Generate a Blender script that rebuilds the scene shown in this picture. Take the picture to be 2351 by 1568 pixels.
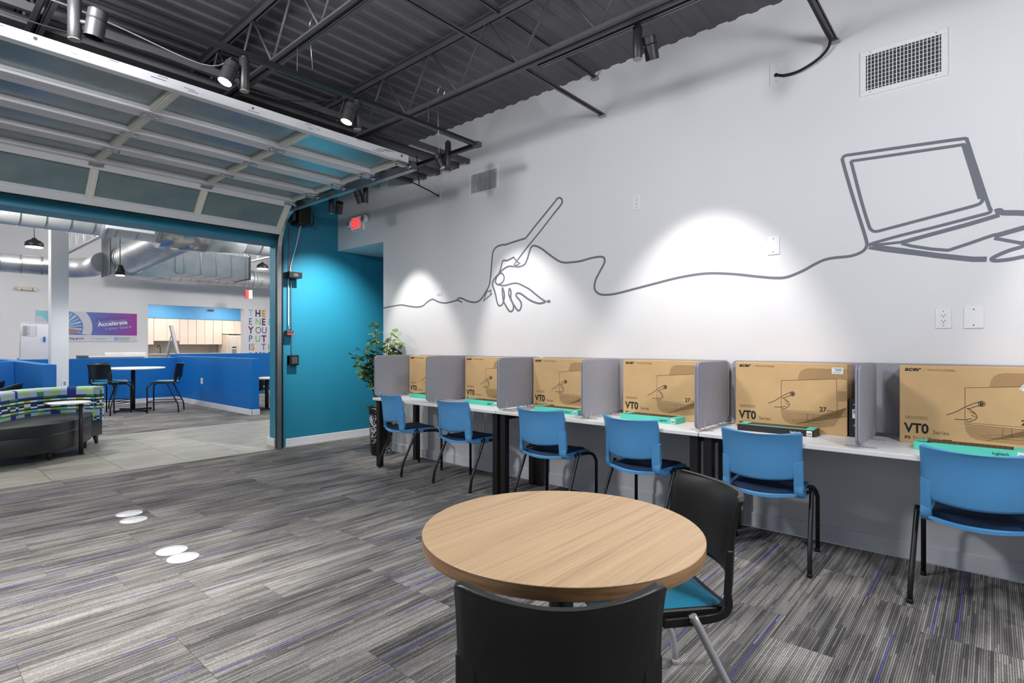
import bpy, bmesh, math, random
from mathutils import Vector, Matrix
random.seed(7)
PI = math.pi
# brightness of the lamps and of the added fill light (watts)
FILL_FRONT, FILL_LEFT, FILL_FAR = 10.0, 8.0, 30.0
SP_FLOOR, SP_WALL, SP_TEAL, PEND, KIT = 105.0, 105.0, 330.0, 78.0, 17.0
GLOBE, FILL_GLOBE2, FILL_GLOBE3, FILL_GLOBES = 115.0, 26.0, 220.0, 260.0  # all but the first drive globes added as fill
scene = bpy.context.scene
for o in list(bpy.data.objects):
    bpy.data.objects.remove(o)
col = scene.collection

# ------------------------------------------------------------------ camera
YAW = math.radians(48.74)
cam = bpy.data.objects.new('camera', bpy.data.cameras.new('camera'))
col.objects.link(cam)
cam.location = (0, 0, 1.30)
cam.rotation_euler = (PI / 2, 0, -YAW)
cam.data.sensor_fit = 'HORIZONTAL'
cam.data.sensor_width = 36
cam.data.lens = 1260 / 2351 * 36
cam.data.shift_y = 9 / 2351
cam.data.clip_start = 0.02
scene.camera = cam

# ------------------------------------------------------------------ view and world
scene.view_settings.view_transform = 'Standard'
scene.view_settings.look = 'None'
scene.view_settings.gamma = 1
scene.view_settings.use_curve_mapping = False
scene.view_settings.exposure = 0.0
scene.cycles.use_denoising = True
scene.cycles.use_adaptive_sampling = True
scene.cycles.adaptive_threshold = 0.02
scene.cycles.max_bounces = 7
scene.cycles.diffuse_bounces = 4
scene.cycles.glossy_bounces = 4
scene.cycles.transparent_max_bounces = 8
scene.cycles.sample_clamp_indirect = 6
scene.cycles.caustics_reflective = False
scene.cycles.caustics_refractive = False

world = bpy.data.worlds.new('world')
scene.world = world
world.use_nodes = True
bg = world.node_tree.nodes['Background']
bg.inputs[0].default_value = (0.75, 0.85, 1.0, 1)
bg.inputs[1].default_value = 0.4

def aim(o, target):
    d = Vector(target) - o.location
    o.rotation_euler = d.to_track_quat('-Z', 'Y').to_euler()

def area_light(name, loc, target, sx, sy, watts, rgb):
    l = bpy.data.lights.new(name, 'AREA')
    l.shape = 'RECTANGLE'; l.size = sx; l.size_y = sy
    l.energy = watts; l.color = rgb
    o = bpy.data.objects.new(name, l); col.objects.link(o)
    o.location = loc; aim(o, target)
    return o

# added fill panels: daylight for the unseen windows, the far one without a window
area_light('daylight_fill_front', (-0.3, -4.93, 1.75), (-0.3, 0, 1.75), 7.6, 2.7, FILL_FRONT, (0.93, 0.96, 1.0))
area_light('daylight_fill_left', (-4.52, 0.6, 1.75), (0, 0.6, 1.75), 7.0, 2.7, FILL_LEFT, (0.95, 0.97, 1.0))
area_light('fill_far', (-5.85, 12.5, 2.2), (0, 12.5, 2.2), 9.0, 3.2, FILL_FAR, (1.0, 0.99, 0.97))

# ------------------------------------------------------------------ materials
def lin(c):
    c = c / 255.0
    return c / 12.92 if c <= 0.04045 else ((c + 0.055) / 1.055) ** 2.4
def rgb(t):
    return (lin(t[0]), lin(t[1]), lin(t[2]), 1.0)
MATS = {}
def new_mat(name):
    m = bpy.data.materials.new(name); m.use_nodes = True
    MATS[name] = m
    nt = m.node_tree
    return m, nt, nt.nodes['Principled BSDF']
def node(nt, kind, **kw):
    n = nt.nodes.new(kind)
    for k, v in kw.items():
        if k.startswith('i_'):
            key = k[2:]
            key = int(key) if key.isdigit() else key
            n.inputs[key].default_value = v
        else:
            setattr(n, k, v)
    return n
def M(name, c, rough=0.5, metal=0.0, var=0.0, vscale=8.0, bump=0.0, bscale=200.0, spec=0.5, emit=None, estr=0.0, coat=0.0, vstretch=(1, 1, 1)):
    """plain principled surface with a little procedural colour variation and fine relief"""
    m, nt, b = new_mat(name)
    b.inputs['Base Color'].default_value = rgb(c)
    b.inputs['Roughness'].default_value = rough
    b.inputs['Metallic'].default_value = metal
    b.inputs['Specular IOR Level'].default_value = spec
    b.inputs['Coat Weight'].default_value = coat
    tc = node(nt, 'ShaderNodeTexCoord')
    mp = node(nt, 'ShaderNodeMapping'); mp.inputs['Scale'].default_value = vstretch
    nt.links.new(tc.outputs['Object'], mp.inputs['Vector'])
    if var:
        n = node(nt, 'ShaderNodeTexNoise', i_Scale=vscale, i_Detail=4.0)
        nt.links.new(mp.outputs[0], n.inputs['Vector'])
        mr = node(nt, 'ShaderNodeMapRange', i_1=0.3, i_2=0.7, i_3=1 - var, i_4=1 + var)
        nt.links.new(n.outputs['Fac'], mr.inputs[0])
        mx = node(nt, 'ShaderNodeVectorMath', operation='SCALE'); mx.inputs[0].default_value = rgb(c)[:3]
        nt.links.new(mr.outputs[0], mx.inputs['Scale'])
        nt.links.new(mx.outputs[0], b.inputs['Base Color'])
    if bump:
        n2 = node(nt, 'ShaderNodeTexNoise', i_Scale=bscale, i_Detail=3.0)
        nt.links.new(mp.outputs[0], n2.inputs['Vector'])
        bp = node(nt, 'ShaderNodeBump', i_Strength=bump, i_Distance=0.002)
        nt.links.new(n2.outputs['Fac'], bp.inputs['Height'])
        nt.links.new(bp.outputs[0], b.inputs['Normal'])
    if emit:
        b.inputs['Emission Color'].default_value = rgb(emit)
        b.inputs['Emission Strength'].default_value = estr
    return m

M('white_paint', (228, 228, 231), 0.55, var=0.02, vscale=1.3, bump=0.08, bscale=90)
M('white_trim', (232, 233, 238), 0.4, var=0.02)
M('teal_paint', (36, 130, 160), 0.45, var=0.03, vscale=1.1, bump=0.06, bscale=90)
M('blue_paint', (6, 110, 192), 0.45, var=0.02, vscale=1.5)
M('black_deck', (90, 88, 92), 0.6, var=0.12, vscale=2.5)
M('black_steel', (74, 72, 75), 0.5, var=0.10, vscale=6)
M('white_deck', (206, 207, 209), 0.6, var=0.03, vscale=2)
M('white_steel', (238, 239, 240), 0.5, var=0.03)
M('head_black', (40, 39, 41), 0.45, var=0.06)
M('lit_blue_paint', (88, 162, 218), 0.45)  # lighter copy of the partition blue; the soffit's lighting is in the colour
M('mural_grey', (110, 114, 124), 0.6)
M('desk_white', (236, 237, 238), 0.35, var=0.01)
M('desk_edge', (222, 224, 228), 0.4)
M('black_metal', (19, 18, 19), 0.42, var=0.08, vscale=20)
M('blue_plastic', (86, 156, 212), 0.42, var=0.015, bump=0.05, bscale=500)
M('navy_pad', (22, 48, 82), 0.55, var=0.05, vscale=12)
M('black_plastic', (21, 20, 20), 0.38, var=0.04, bump=0.12, bscale=700)
M('turquoise_pad', (12, 148, 188), 0.42, var=0.03)
M('silver_leg', (196, 197, 200), 0.35, metal=0.25)
M('felt_grey', (160, 160, 170), 0.95, var=0.20, vscale=160, bump=0.5, bscale=420)
M('felt_seam', (104, 104, 114), 0.95)
M('cardboard', (212, 175, 126), 0.8, var=0.05, vscale=7, bump=0.10, bscale=60)
M('carton_tone', (178, 142, 100), 0.8, var=0.03)
M('print_black', (32, 27, 24), 0.7)
M('print_brown', (104, 78, 54), 0.75)
M('print_grey', (128, 98, 68), 0.75)
M('mint_card', (92, 214, 192), 0.45, var=0.02)
M('black_card', (26, 26, 28), 0.45)
M('paper_white', (238, 238, 240), 0.6)
M('paper_grey', (148, 150, 156), 0.6)
M('green_print', (60, 170, 110), 0.6)
M('plate_white', (236, 236, 240), 0.35)
M('slot_dark', (52, 50, 54), 0.6)
M('grille_dark', (60, 59, 63), 0.7)
M('steel_galv', (168, 172, 176), 0.32, metal=0.9, var=0.10, vscale=5)
M('steel_bright', (196, 198, 200), 0.22, metal=0.95, var=0.06, vscale=8)
M('duct_galv', (204, 207, 210), 0.40, metal=0.65, var=0.12, vscale=4)
M('duct_seam', (120, 124, 128), 0.4, metal=0.8)
M('door_white', (214, 212, 204), 0.45, var=0.03, vscale=4)
M('door_rail', (214, 214, 218), 0.4, var=0.02, vscale=4)
M('scuff_dark', (74, 72, 78), 0.7)
M('rubber_black', (15, 15, 16), 0.7)
M('soil', (46, 40, 30), 0.95, var=0.3, vscale=60, bump=0.8, bscale=80)
M('stem_brown', (84, 66, 40), 0.8)
M('lamp_face', (255, 250, 240), 0.5, emit=(255, 246, 232), estr=14.0)
M('globe_white', (250, 250, 248), 0.4, emit=(255, 252, 246), estr=3.0)
M('lamp_off', (150, 146, 140), 0.3)
M('exit_red', (235, 30, 34), 0.5, emit=(255, 34, 38), estr=1.4)
M('exit_face', (236, 190, 190), 0.5, emit=(255, 150, 150), estr=0.35)
M('beige_emergency', (222, 212, 190), 0.5)
M('red_marker', (200, 60, 58), 0.5)
M('cabinet_cream', (232, 218, 206), 0.5, var=0.02)
M('fridge_white', (228, 220, 212), 0.35)
M('counter_stone', (214, 204, 190), 0.35, var=0.14, vscale=40)
M('backsplash', (186, 184, 178), 0.3, var=0.3, vscale=45)
M('banner_white', (208, 210, 218), 0.5)
M('banner_lilac', (140, 150, 205), 0.5)
M('banner_ring', (205, 206, 214), 0.5)
M('banner_cyan', (120, 205, 226), 0.5)
M('banner_purple', (96, 66, 146), 0.5)
M('banner_dark', (78, 80, 92), 0.5)
M('banner_blue', (84, 150, 214), 0.5)
M('banner_rust', (196, 122, 106), 0.5)
M('wire_white', (214, 208, 204), 0.5)
M('wire_red', (170, 60, 80), 0.5)
M('leather_black', (30, 31, 34), 0.42, var=0.05, vscale=10, bump=0.1, bscale=300)
M('sofa_leg', (48, 46, 48), 0.4)
M('marker_blue', (20, 90, 190), 0.5)
M('board_white', (206, 206, 214), 0.3)
M('window_frame', (60, 62, 66), 0.4, metal=0.4)
M('concrete_base', (120, 118, 114), 0.9)
M('moss', (96, 140, 40), 0.9, var=0.3, vscale=60)

# special materials -----------------------------------------------------------
def carpet_material():
    """loop pile in rows 5.5 mm wide; every row changes yarn tone in random lengths, a few rows are blue"""
    m, nt, b = new_mat('carpet')
    L = nt.links.new
    oi = node(nt, 'ShaderNodeObjectInfo'); geo = node(nt, 'ShaderNodeNewGeometry')
    off = node(nt, 'ShaderNodeVectorMath', operation='SCALE'); off.inputs[0].default_value = (37.1, 53.7, 11.3)
    L(oi.outputs['Random'], off.inputs['Scale'])
    add = node(nt, 'ShaderNodeVectorMath', operation='ADD')
    L(geo.outputs['Position'], add.inputs[0]); L(off.outputs[0], add.inputs[1])
    sp = node(nt, 'ShaderNodeSeparateXYZ'); L(add.outputs[0], sp.inputs[0])
    def mt(op, a, c=None, d=None):
        q = node(nt, 'ShaderNodeMath', operation=op)
        for k, v in enumerate((a, c, d)):
            if v is None: continue
            if isinstance(v, (int, float)): q.inputs[k].default_value = v
            else: L(v, q.inputs[k])
        return q.outputs[0]
    def rng(src, a, c, lo, hi):
        r = node(nt, 'ShaderNodeMapRange', i_1=a, i_2=c, i_3=lo, i_4=hi); L(src, r.inputs[0]); return r.outputs[0]
    def wn(a, c):
        q = node(nt, 'ShaderNodeTexWhiteNoise', noise_dimensions='2D'); cb = node(nt, 'ShaderNodeCombineXYZ')
        L(a, cb.inputs[0])
        if isinstance(c, (int, float)): cb.inputs[1].default_value = c
        else: L(c, cb.inputs[1])
        L(cb.outputs[0], q.inputs['Vector']); return q.outputs['Value']
    def streak(sx, sy, detail=2.0):
        mp = node(nt, 'ShaderNodeMapping'); mp.inputs['Scale'].default_value = (sx, sy, 1)
        L(add.outputs[0], mp.inputs['Vector'])
        n = node(nt, 'ShaderNodeTexNoise', i_Scale=1.0, i_Detail=detail, i_Roughness=0.6); L(mp.outputs[0], n.inputs['Vector'])
        return n.outputs['Fac']
    yv = mt('DIVIDE', sp.outputs[1], 0.0080); row = mt('FLOOR', yv); fr = mt('FRACT', yv)
    r0 = wn(row, 0.5)
    seg = mt('FLOOR', mt('ADD', mt('DIVIDE', sp.outputs[0], 0.42), mt('MULTIPLY', r0, 17.0)))
    tone = wn(row, seg)
    # neighbouring rows run together in bands
    row3 = mt('FLOOR', mt('DIVIDE', yv, 3.0)); seg3 = mt('FLOOR', mt('ADD', mt('DIVIDE', sp.outputs[0], 0.7), mt('MULTIPLY', wn(row3, 3.5), 9.0)))
    band = wn(row3, seg3)
    patch = streak(1.5, 6.0, 2.0)
    loop = streak(150, 140, 0.0)
    s = mt('ADD', rng(tone, 0, 1, -0.14, 0.16), rng(band, 0, 1, -0.065, 0.065))
    s = mt('ADD', s, rng(patch, 0.35, 0.65, -0.13, 0.12))
    s = mt('ADD', s, rng(oi.outputs['Random'], 0, 1, -0.055, 0.055))
    s = mt('ADD', s, 0.52)
    ramp = node(nt, 'ShaderNodeValToRGB'); cr = ramp.color_ramp
    cr.elements[0].position = 0.0; cr.elements[0].color = rgb((48, 47, 50))
    cr.elements[1].position = 1.0; cr.elements[1].color = rgb((206, 202, 196))
    e = cr.elements.new(0.30); e.color = rgb((88, 86, 87))
    e = cr.elements.new(0.55); e.color = rgb((138, 135, 132))
    e = cr.elements.new(0.78); e.color = rgb((178, 174, 169))
    L(s, ramp.inputs[0])
    bl_seg = mt('FLOOR', mt('ADD', mt('DIVIDE', sp.outputs[0], 1.3), mt('MULTIPLY', r0, 31.0)))
    bl = mt('GREATER_THAN', wn(row, bl_seg), 0.975)
    mix = node(nt, 'ShaderNodeMix', data_type='RGBA')
    L(mt('MULTIPLY', bl, 0.7), mix.inputs['Factor']); L(ramp.outputs[0], mix.inputs['A']); mix.inputs['B'].default_value = rgb((84, 82, 170))
    # loops: the gap between rows and between tufts is darker
    tri = mt('SUBTRACT', 1.0, mt('MULTIPLY', mt('ABSOLUTE', mt('SUBTRACT', fr, 0.5)), 2.0))
    gap = rng(tri, 0.08, 0.60, 0.34, 1.16)
    lp = rng(loop, 0.32, 0.66, 0.86, 1.12)
    sc = node(nt, 'ShaderNodeVectorMath', operation='SCALE'); L(mix.outputs['Result'], sc.inputs[0]); L(mt('MULTIPLY', gap, lp), sc.inputs['Scale'])
    L(sc.outputs[0], b.inputs['Base Color'])
    b.inputs['Roughness'].default_value = 0.95
    b.inputs['Specular IOR Level'].default_value = 0.12
    bp = node(nt, 'ShaderNodeBump', i_Strength=0.3, i_Distance=0.002)
    L(mt('ADD', tri, mt('MULTIPLY', loop, 0.4)), bp.inputs['Height']); L(bp.outputs[0], b.inputs['Normal'])
carpet_material()

def tile_material():
    m, nt, b = new_mat('porcelain')
    L = nt.links.new
    geo = node(nt, 'ShaderNodeNewGeometry'); oi = node(nt, 'ShaderNodeObjectInfo')
    off = node(nt, 'ShaderNodeVectorMath', operation='SCALE'); off.inputs[0].default_value = (17.1, 23.7, 5.3)
    L(oi.outputs['Random'], off.inputs['Scale'])
    add = node(nt, 'ShaderNodeVectorMath', operation='ADD')
    L(geo.outputs['Position'], add.inputs[0]); L(off.outputs[0], add.inputs[1])
    mp = node(nt, 'ShaderNodeMapping'); mp.inputs['Scale'].default_value = (1.2, 5.0, 1)
    L(add.outputs[0], mp.inputs['Vector'])
    n = node(nt, 'ShaderNodeTexNoise', i_Scale=1.6, i_Detail=6.0, i_Roughness=0.6); L(mp.outputs[0], n.inputs['Vector'])
    r = node(nt, 'ShaderNodeValToRGB')
    r.color_ramp.elements[0].position = 0.3; r.color_ramp.elements[0].color = rgb((142, 140, 130))
    r.color_ramp.elements[1].position = 0.7; r.color_ramp.elements[1].color = rgb((184, 181, 170))
    L(n.outputs['Fac'], r.inputs[0]); L(r.outputs[0], b.inputs['Base Color'])
    b.inputs['Roughness'].default_value = 0.38
tile_material()

def wood_material(name, c0, c1, c2, axis_scale):
    m, nt, b = new_mat(name)
    L = nt.links.new
    tc = node(nt, 'ShaderNodeTexCoord')
    mp = node(nt, 'ShaderNodeMapping'); mp.inputs['Scale'].default_value = axis_scale
    mp.inputs['Rotation'].default_value = (0, 0, math.radians(-12))
    L(tc.outputs['Object'], mp.inputs['Vector'])
    n = node(nt, 'ShaderNodeTexNoise', i_Scale=1.0, i_Detail=5.0, i_Roughness=0.62, i_Distortion=0.6); L(mp.outputs[0], n.inputs['Vector'])
    mp2 = node(nt, 'ShaderNodeMapping'); mp2.inputs['Scale'].default_value = tuple(3.4 * q for q in axis_scale)
    L(tc.outputs['Object'], mp2.inputs['Vector'])
    n2 = node(nt, 'ShaderNodeTexNoise', i_Scale=1.0, i_Detail=2.0); L(mp2.outputs[0], n2.inputs['Vector'])
    ad = node(nt, 'ShaderNodeMath', operation='MULTIPLY_ADD'); ad.inputs[1].default_value = 0.34; L(n2.outputs['Fac'], ad.inputs[0]); L(n.outputs['Fac'], ad.inputs[2])
    r = node(nt, 'ShaderNodeValToRGB'); cr = r.color_ramp
    cr.elements[0].position = 0.50; cr.elements[0].color = rgb(c0)
    cr.elements[1].position = 0.84; cr.elements[1].color = rgb(c2)
    e = cr.elements.new(0.63); e.color = rgb(c1)
    L(ad.outputs[0], r.inputs[0]); L(r.outputs[0], b.inputs['Base Color'])
    b.inputs['Roughness'].default_value = 0.42
wood_material('oak_top', (178, 146, 112), (198, 165, 127), (208, 176, 139), (1.0, 70, 70))
wood_material('oak_edge', (136, 98, 66), (166, 124, 86), (186, 146, 106), (3, 3, 46))

def marble_material():
    m, nt, b = new_mat('black_marble')
    L = nt.links.new
    tc = node(nt, 'ShaderNodeTexCoord')
    n = node(nt, 'ShaderNodeTexNoise', i_Scale=6.0, i_Detail=4.0, i_Distortion=1.6); L(tc.outputs['Object'], n.inputs['Vector'])
    mp = node(nt, 'ShaderNodeVectorMath', operation='MULTIPLY_ADD'); mp.inputs[1].default_value = (0.5, 0.5, 0.5)
    L(n.outputs['Color'], mp.inputs[0]); L(tc.outputs['Object'], mp.inputs[2])
    v = node(nt, 'ShaderNodeTexVoronoi', feature='DISTANCE_TO_EDGE', i_Scale=8.0); L(mp.outputs[0], v.inputs['Vector'])
    n3 = node(nt, 'ShaderNodeTexNoise', i_Scale=5.0, i_Detail=1.0); L(tc.outputs['Object'], n3.inputs['Vector'])
    th = node(nt, 'ShaderNodeMapRange', i_1=0.42, i_2=0.62, i_3=0.0, i_4=0.14); L(n3.outputs['Fac'], th.inputs[0])
    lt = node(nt, 'ShaderNodeMath', operation='LESS_THAN'); L(v.outputs['Distance'], lt.inputs[0]); L(th.outputs[0], lt.inputs[1])
    mix = node(nt, 'ShaderNodeMix', data_type='RGBA'); L(lt.outputs[0], mix.inputs['Factor'])
    mix.inputs['A'].default_value = rgb((20, 19, 20)); mix.inputs['B'].default_value = rgb((206, 205, 208))
    L(mix.outputs['Result'], b.inputs['Base Color']); b.inputs['Roughness'].default_value = 0.25
marble_material()

def frosted_material():
    m, nt, b = new_mat('frosted_pane')
    L = nt.links.new
    tc = node(nt, 'ShaderNodeTexCoord')
    n = node(nt, 'ShaderNodeTexNoise', i_Scale=3.0, i_Detail=5.0); L(tc.outputs['Object'], n.inputs['Vector'])
    r = node(nt, 'ShaderNodeValToRGB')
    r.color_ramp.elements[0].position = 0.3; r.color_ramp.elements[0].color = rgb((108, 132, 138))
    r.color_ramp.elements[1].position = 0.75; r.color_ramp.elements[1].color = rgb((136, 156, 158))
    L(n.outputs['Fac'], r.inputs[0]); L(r.outputs[0], b.inputs['Base Color'])
    b.inputs['Roughness'].default_value = 0.24
    b.inputs['Specular IOR Level'].default_value = 1.0
    b.inputs['Coat Weight'].default_value = 1.0
    b.inputs['Coat Roughness'].default_value = 0.28
    out = nt.nodes['Material Output']
    tl = node(nt, 'ShaderNodeBsdfTranslucent'); L(r.outputs[0], tl.inputs[0])
    ms = node(nt, 'ShaderNodeMixShader', i_Fac=0.22); L(b.outputs[0], ms.inputs[1]); L(tl.outputs[0], ms.inputs[2])
    L(ms.outputs[0], out.inputs[0])
frosted_material()

def clear_material(name, c, gl, body=0.0):
    m, nt, b = new_mat(name)
    L = nt.links.new
    out = nt.nodes['Material Output']
    t = node(nt, 'ShaderNodeBsdfTransparent'); t.inputs[0].default_value = rgb(c)
    g = node(nt, 'ShaderNodeBsdfGlossy', i_Roughness=0.08)
    ms = node(nt, 'ShaderNodeMixShader', i_Fac=gl); L(t.outputs[0], ms.inputs[1]); L(g.outputs[0], ms.inputs[2])
    if body:
        b.inputs['Base Color'].default_value = rgb((222, 226, 234)); b.inputs['Roughness'].default_value = 0.3
        m2 = node(nt, 'ShaderNodeMixShader', i_Fac=body); L(ms.outputs[0], m2.inputs[1]); L(b.outputs[0], m2.inputs[2]); ms = m2
    L(ms.outputs[0], out.inputs[0])
clear_material('clear_acrylic', (250, 251, 253), 0.10, 0.32)
clear_material('window_glass', (240, 244, 248), 0.05)

def attr_material(name, rough):
    m, nt, b = new_mat(name)
    a = node(nt, 'ShaderNodeVertexColor', layer_name='weave')
    nt.links.new(a.outputs[0], b.inputs['Base Color']); b.inputs['Roughness'].default_value = rough
attr_material('woven_pattern', 0.85)
attr_material('leaf_green', 0.5)

def banner_material():
    m, nt, b = new_mat('banner_gradient')
    L = nt.links.new
    tc = node(nt, 'ShaderNodeTexCoord')
    sp = node(nt, 'ShaderNodeSeparateXYZ'); L(tc.outputs['Generated'], sp.inputs[0])
    r = node(nt, 'ShaderNodeValToRGB'); cr = r.color_ramp
    cr.elements[0].position = 0.0; cr.elements[0].color = rgb((150, 214, 220))
    cr.elements[1].position = 1.0; cr.elements[1].color = rgb((158, 58, 150))
    e = cr.elements.new(0.42); e.color = rgb((88, 122, 190))
    e = cr.elements.new(0.72); e.color = rgb((112, 90, 170))
    L(sp.outputs[0], r.inputs[0]); L(r.outputs[0], b.inputs['Base Color']); b.inputs['Roughness'].default_value = 0.4
banner_material()

# ------------------------------------------------------------------ mesh helpers
def V(*a):
    return Vector(a)

class MB:
    """collects geometry for one mesh object"""
    def __init__(s):
        s.v = []; s.f = []; s.sm = []; s.col = []
    def add(s, verts, faces, smooth=False):
        k = len(s.v)
        s.v += [tuple(p) for p in verts]
        for f in faces:
            s.f.append(tuple(k + i for i in f)); s.sm.append(smooth)
        return s
    def box(s, x0, x1, y0, y1, z0, z1):
        return s.add([(x0, y0, z0), (x1, y0, z0), (x1, y1, z0), (x0, y1, z0), (x0, y0, z1), (x1, y0, z1), (x1, y1, z1), (x0, y1, z1)],
                     [(0, 3, 2, 1), (4, 5, 6, 7), (0, 1, 5, 4), (1, 2, 6, 5), (2, 3, 7, 6), (3, 0, 4, 7)])
    def bar(s, p, q, w, h, up=(0, 0, 1)):
        p = Vector(p); q = Vector(q); d = (q - p).normalized(); u = Vector(up)
        a = d.cross(u)
        if a.length < 1e-5:
            a = d.cross(Vector((1, 0, 0)))
        a = a.normalized() * (w / 2); c = a.cross(d).normalized() * (h / 2)
        vs = [p - a - c, p + a - c, p + a + c, p - a + c, q - a - c, q + a - c, q + a + c, q - a + c]
        return s.add(vs, [(0, 1, 2, 3), (7, 6, 5, 4), (0, 4, 5, 1), (1, 5, 6, 2), (2, 6, 7, 3), (3, 7, 4, 0)])
    def cyl(s, p, q, r, n=14, r2=None, caps=True, smooth=True):
        r2 = r if r2 is None else r2
        p = Vector(p); q = Vector(q); d = (q - p).normalized()
        a = d.orthogonal().normalized(); c = d.cross(a)
        vs = []
        for o, rr in ((p, r), (q, r2)):
            vs += [o + (a * math.cos(2 * PI * i / n) + c * math.sin(2 * PI * i / n)) * rr for i in range(n)]
        k = len(s.v)
        s.add(vs, [(i, (i + 1) % n, n + (i + 1) % n, n + i) for i in range(n)], smooth)
        if caps:
            s.f.append(tuple(k + i for i in reversed(range(n)))); s.sm.append(False)
            s.f.append(tuple(k + n + i for i in range(n))); s.sm.append(False)
        return s
    def tube(s, path, r, n=8, closed=False, radii=None):
        P = [Vector(p) for p in path]; m = len(P)
        k = len(s.v); prev = None
        for i, p in enumerate(P):
            if closed:
                d = (P[(i + 1) % m] - P[i - 1]).normalized()
            else:
                d = (P[min(i + 1, m - 1)] - P[max(i - 1, 0)]).normalized()
            if prev is None:
                a = d.orthogonal().normalized()
            else:
                a = prev - d * prev.dot(d)
                a = a.normalized() if a.length > 1e-6 else d.orthogonal().normalized()
            prev = a; c = d.cross(a); rr = radii[i] if radii else r
            s.v += [tuple(p + (a * math.cos(2 * PI * j / n) + c * math.sin(2 * PI * j / n)) * rr) for j in range(n)]
        for i in range(m if closed else m - 1):
            i2 = (i + 1) % m
            for j in range(n):
                s.f.append((k + i * n + j, k + i * n + (j + 1) % n, k + i2 * n + (j + 1) % n, k + i2 * n + j)); s.sm.append(True)
        if not closed:
            s.f.append(tuple(k + j for j in reversed(range(n)))); s.sm.append(False)
            s.f.append(tuple(k + (m - 1) * n + j for j in range(n))); s.sm.append(False)
        return s
    def lathe(s, prof, n=32, c=(0, 0), smooth=True):
        k = len(s.v); m = len(prof)
        for (r, z) in prof:
            s.v += [(c[0] + r * math.cos(2 * PI * j / n), c[1] + r * math.sin(2 * PI * j / n), z) for j in range(n)]
        for i in range(m - 1):
            for j in range(n):
                s.f.append((k + i * n + j, k + i * n + (j + 1) % n, k + (i + 1) * n + (j + 1) % n, k + (i + 1) * n + j)); s.sm.append(smooth)
        s.f.append(tuple(k + j for j in reversed(range(n)))); s.sm.append(False)
        s.f.append(tuple(k + (m - 1) * n + j for j in range(n))); s.sm.append(False)
        return s
    def prism(s, poly, fn, a, b, smooth=False):
        """polygon in (u, v) swept from w=a to w=b; fn(u, v, w) gives the point"""
        n = len(poly); k = len(s.v)
        s.v += [tuple(fn(u, v, a)) for u, v in poly] + [tuple(fn(u, v, b)) for u, v in poly]
        s.f.append(tuple(k + i for i in reversed(range(n)))); s.sm.append(False)
        s.f.append(tuple(k + n + i for i in range(n))); s.sm.append(False)
        for i in range(n):
            s.f.append((k + i, k + (i + 1) % n, k + n + (i + 1) % n, k + n + i)); s.sm.append(smooth)
        return s
    def ribbon(s, pts, w, fn, a, b, closed=False, rise=0.0):
        """flat line of width w along 2-D points, w from a to b thick; fn maps (u, v, w)"""
        P = [Vector(p) for p in pts]; m = len(P)
        L = []; R = []
        for i in range(m):
            if closed:
                d0 = (P[i] - P[i - 1]); d1 = (P[(i + 1) % m] - P[i])
            else:
                d0 = P[i] - P[i - 1] if i else P[1] - P[0]
                d1 = P[i + 1] - P[i] if i < m - 1 else P[-1] - P[-2]
            d0 = d0.normalized(); d1 = d1.normalized()
            t = d0 + d1
            t = t.normalized() if t.length > 1e-4 else d0
            nn = Vector((-t.y, t.x)); sc = 1 / max(0.5, nn.dot(Vector((-d0.y, d0.x))))
            ww = (w[i] if isinstance(w, (list, tuple)) else w) / 2 * sc
            L.append(P[i] + nn * ww); R.append(P[i] - nn * ww)
        k = len(s.v)
        for i in range(m):
            for q in (L[i], R[i]):
                s.v.append(tuple(fn(q.x, q.y, a))); s.v.append(tuple(fn(q.x, q.y, b + rise * i / m)))
        rng = range(m) if closed else range(m - 1)
        for i in rng:
            A = k + 4 * i; B = k + 4 * ((i + 1) % m)
            for f in ((A, A + 2, B + 2, B), (A + 1, B + 1, B + 3, A + 3), (A, B, B + 1, A + 1), (A + 2, A + 3, B + 3, B + 2)):
                s.f.append(f); s.sm.append(False)
        if not closed:
            A = k; B = k + 4 * (m - 1)
            s.f.append((A, A + 1, A + 3, A + 2)); s.sm.append(False)
            s.f.append((B, B + 2, B + 3, B + 1)); s.sm.append(False)
        return s
    def grid(s, fn, nu, nv, smooth=True):
        k = len(s.v)
        for j in range(nv + 1):
            for i in range(nu + 1):
                s.v.append(tuple(fn(i / nu, j / nv)))
        for j in range(nv):
            for i in range(nu):
                a = k + j * (nu + 1) + i
                s.f.append((a, a + 1, a + nu + 2, a + nu + 1)); s.sm.append(smooth)
        return s
    def mesh(s, name, mat=None, bevel=0.0, seg=2, off=None, fix=True):
        me = bpy.data.meshes.new(name)
        vs = s.v if off is None else [(x - off[0], y - off[1], z - off[2]) for x, y, z in s.v]
        me.from_pydata(vs, [], s.f)
        me.polygons.foreach_set('use_smooth', s.sm)
        if bevel or fix:
            bm = bmesh.new(); bm.from_mesh(me)
            if fix:
                bmesh.ops.recalc_face_normals(bm, faces=bm.faces)
            if bevel:
                es = [e for e in bm.edges if len(e.link_faces) == 2 and e.calc_face_angle(0) > 0.6]
                bmesh.ops.bevel(bm, geom=es, offset=bevel, segments=seg, affect='EDGES', profile=0.5, clamp_overlap=True)
                if seg > 1:
                    for f in bm.faces:
                        if f.calc_area() < bevel * bevel * 4 or len(f.verts) == 3:
                            f.smooth = True
            bm.to_mesh(me); bm.free()
        if mat:
            me.materials.append(MATS[mat])
        me.update()
        return me
    def build(s, name, mat, parent=None, bevel=0.0, seg=2, world=False, fix=True):
        off = tuple(parent.location) if (world and parent is not None) else None
        o = bpy.data.objects.new(name, s.mesh(name, mat, bevel, seg, off, fix))
        col.objects.link(o); o.parent = parent
        return o

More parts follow.
